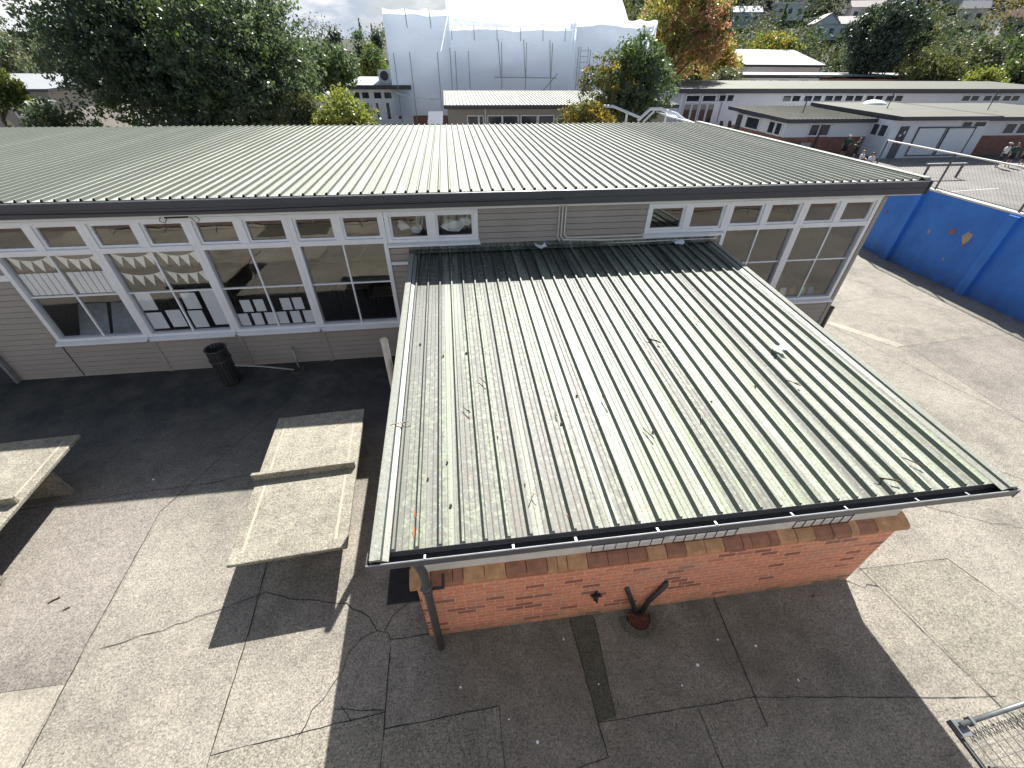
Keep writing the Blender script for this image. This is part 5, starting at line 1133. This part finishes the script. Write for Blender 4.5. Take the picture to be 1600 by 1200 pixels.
# ------------------------------------------------------------------ people
def person(label, loc, face, pose='stand', height=1.55, top='shirt_green', bottom='cloth_black', skin='skin', hair='hair', cap=None, group=None):
    """continuous skinned body; local +y is where the person looks"""
    t = thing('person', label, 'person', loc, group); k = height/1.70
    J = {'pel': (0, 0, .93), 'wa': (0, .0, 1.10), 'ch': (0, .01, 1.30), 'nk': (0, .01, 1.45), 'hb': (0, .02, 1.53), 'hd': (0, .035, 1.62), 'ht': (0, .02, 1.70)}
    leg = {1: [(.09, 0, .90), (.10, .02, .50), (.10, -.02, .08), (.11, .12, .03)], -1: [(-.09, 0, .90), (-.10, .02, .50), (-.10, -.02, .08), (-.11, .12, .03)]}
    arm = {1: [(.17, 0, 1.38), (.24, -.02, 1.12), (.25, .08, .90)], -1: [(-.17, 0, 1.38), (-.24, -.02, 1.12), (-.25, .08, .90)]}
    if pose == 'hips': arm[-1] = [(-.17, 0, 1.38), (-.34, -.05, 1.17), (-.17, .06, 1.00)]
    if pose == 'fold': arm = {1: [(.17, 0, 1.38), (.23, .04, 1.13), (.02, .19, 1.16)], -1: [(-.17, 0, 1.38), (-.23, .04, 1.13), (-.02, .21, 1.19)]}
    if pose == 'lean': leg[1] = [(.09, 0, .90), (.12, .14, .50), (.13, .24, .08), (.14, .38, .04)]; leg[-1] = [(-.09, 0, .90), (-.10, .12, .50), (-.11, .18, .08), (-.11, .32, .03)]
    dz = 0
    if pose == 'sit':
        dz = -.72; leg = {s: [(s*.09, 0, .90), (s*.16, .36, 1.05), (s*.14, .38, .80), (s*.14, .50, .76)] for s in (1, -1)}; arm = {s: [(s*.17, 0, 1.38), (s*.24, .10, 1.14), (s*.10, .32, 1.12)] for s in (1, -1)}
    V, E, Rr = [], [], []
    def add(p, r, parent=None):
        V.append((p[0]*k, p[1]*k, (p[2]+dz)*k)); Rr.append(r*k); i = len(V)-1
        if parent is not None: E.append((parent, i))
        return i
    pel = add(J['pel'], .125); wa = add(J['wa'], .115, pel); ch = add(J['ch'], .135, wa); nk = add(J['nk'], .055, ch); hb = add(J['hb'], .062, nk); hd = add(J['hd'], .098, hb); ht = add(J['ht'], .065, hd)
    for s in (1, -1):
        h = add(leg[s][0], .085, pel); kn = add(leg[s][1], .055, h); an = add(leg[s][2], .036, kn); add(leg[s][3], .034, an)
        sh = add(arm[s][0], .058, ch); el = add(arm[s][1], .038, sh); wr = add(arm[s][2], .026, el)
        d = (Vector(arm[s][2])-Vector(arm[s][1])).normalized(); side = d.cross(Vector((0, 0, 1))); side = side.normalized() if side.length > .1 else Vector((1, 0, 0))
        w = Vector(arm[s][2]); pm = add(w+d*.07, .026, wr)
        for q, l in ((-.027, .060), (-.009, .075), (.009, .070), (.027, .055)):
            f1 = add(w+d*.105+side*q, .0085, pm); add(w+d*(.105+l)+side*q*1.2+Vector((0, 0, -.012)), .0065, f1)
        add(w+d*.075+side*(.055*-1), .009, pm)
    me = bpy.data.meshes.new('body'); me.from_pydata(V, E, []); me.update()
    o = bpy.data.objects.new('body', me); col.objects.link(o); o.parent = t; me.materials.append(M[skin])
    sk = o.modifiers.new('skin', 'SKIN'); sk.use_smooth_shade = True
    for i, sv in enumerate(me.skin_vertices[0].data): sv.radius = (Rr[i], Rr[i]); sv.use_root = (i == 0)
    o.modifiers.new('smooth', 'SUBSURF').levels = 1; o.modifiers['smooth'].render_levels = 2
    P = lambda p: Vector((p[0]*k, p[1]*k, (p[2]+dz)*k))
    sh = MB(); sh.tube([P((0, 0, .90)), P(J['wa']), P(J['ch']), P((0, .01, 1.40)), P((0, .01, 1.455))], [.165*k, .155*k, .185*k, .15*k, .07*k], 14)
    for s in (1, -1): a, e = P(arm[s][0]), P(arm[s][1]); sh.tube([P((s*.10, 0, 1.38)), a, a.lerp(e, .8)], [.09*k, .078*k, .062*k], 10)
    sh.v = [v for v in sh.v]
    def loc_build(mb, n, m): q = mb.build(n, m, None, True); q.parent = t; return q
    loc_build(sh, 'shirt', M[top])
    pt = MB(); pt.tube([P((0, 0, 1.0)), P((0, 0, .90)), P((0, .0, .80))], [.160*k, .172*k, .12*k], 14)
    for s in (1, -1): a, e = P(leg[s][0]), P(leg[s][1]); pt.tube([a, a.lerp(e, .9)], [.115*k, .088*k], 12)
    loc_build(pt, 'shorts', M[bottom])
    shoe = {s: MB().ball(P((leg[s][3][0], leg[s][3][1]-.05, leg[s][3][2]+.005)), (.045*k, .125*k, .045*k), 10, 6) for s in (1, -1)}
    for s in (1, -1): loc_build(shoe[s], 'shoe', M['cloth_black'] if top != 'shirt_white' else M['white'])
    hr = MB(); hr.ball(P((0, -.005, 1.655)), (.105*k, .115*k, .085*k), 12, 7); hr.ball(P((0, -.055, 1.60)), (.092*k, .075*k, .10*k), 10, 6); loc_build(hr, 'hair', M[hair])
    fa = MB()
    for s in (1, -1): fa.ball(P((s*.034, .122, 1.622)), (.012*k, .008*k, .009*k), 6, 4)
    loc_build(fa, 'eye', M['dark']); ns = MB(); ns.ball(P((0, .138, 1.597)), (.014*k, .02*k, .02*k), 6, 5); 
    for s in (1, -1): ns.ball(P((s*.10, .02, 1.60)), (.014*k, .024*k, .034*k), 6, 5)
    loc_build(ns, 'nose_and_ears', M[skin])
    mo = MB(); mo.ball(P((0, .124, 1.562)), (.026*k, .007*k, .007*k), 8, 4); loc_build(mo, 'mouth', M['chip_red'])
    if cap:
        c = MB(); c.ball(P((0, .0, 1.68)), (.118*k, .125*k, .075*k), 12, 7); c.ball(P((0, .12, 1.665)), (.085*k, .11*k, .014*k), 10, 4); loc_build(c, 'cap', M[cap])
    t.rotation_euler.z = face
    return t
def build_people():
    person('person in a white shirt behind the right edge of the big roof', (27.6, 36.8, 0), R(200), 'stand', 1.62, 'shirt_white', 'cloth_black', 'skin_dark', 'hair')
    person('person in dark green with a pale cap standing by the brick wall', (29.25, 31.9, 0), R(150), 'hips', 1.5, 'shirt_green', 'cloth_black', 'skin', 'hair', 'cap')
    person('bareheaded person in dark green with folded arms by the brick wall', (29.6, 31.2, 0), R(60), 'fold', 1.42, 'shirt_green', 'cloth_black', 'skin', 'hair')
    person('fair-haired child bending low in front of the two in green at the brick wall', (29.25, 30.1, 0), R(200), 'sit', 1.4, 'shirt_white', 'cloth_black', 'skin', 'hair_fair')
    person('person in a white shirt with dark hair sitting on the ground at the roof edge', (28.9, 28.9, 0), R(170), 'sit', 1.5, 'shirt_white', 'cloth_black', 'skin', 'hair')
    person('person in a white shirt with one hand on the hip at the right edge', (38.0, 27.9, 0), R(190), 'hips', 1.5, 'shirt_white', 'cloth_black', 'skin_dark', 'hair', 'cap')
    person('bareheaded person in dark green leaning back beside the white shirt at right', (39.0, 28.1, 0), R(150), 'lean', 1.45, 'shirt_green', 'cloth_black', 'skin', 'hair')
    person('person in dark green at the very right edge of the photo, rightmost of the group', (40.0, 28.0, 0), R(140), 'lean', 1.55, 'shirt_green', 'cloth_black', 'skin', 'hair', 'cap')
build_people()
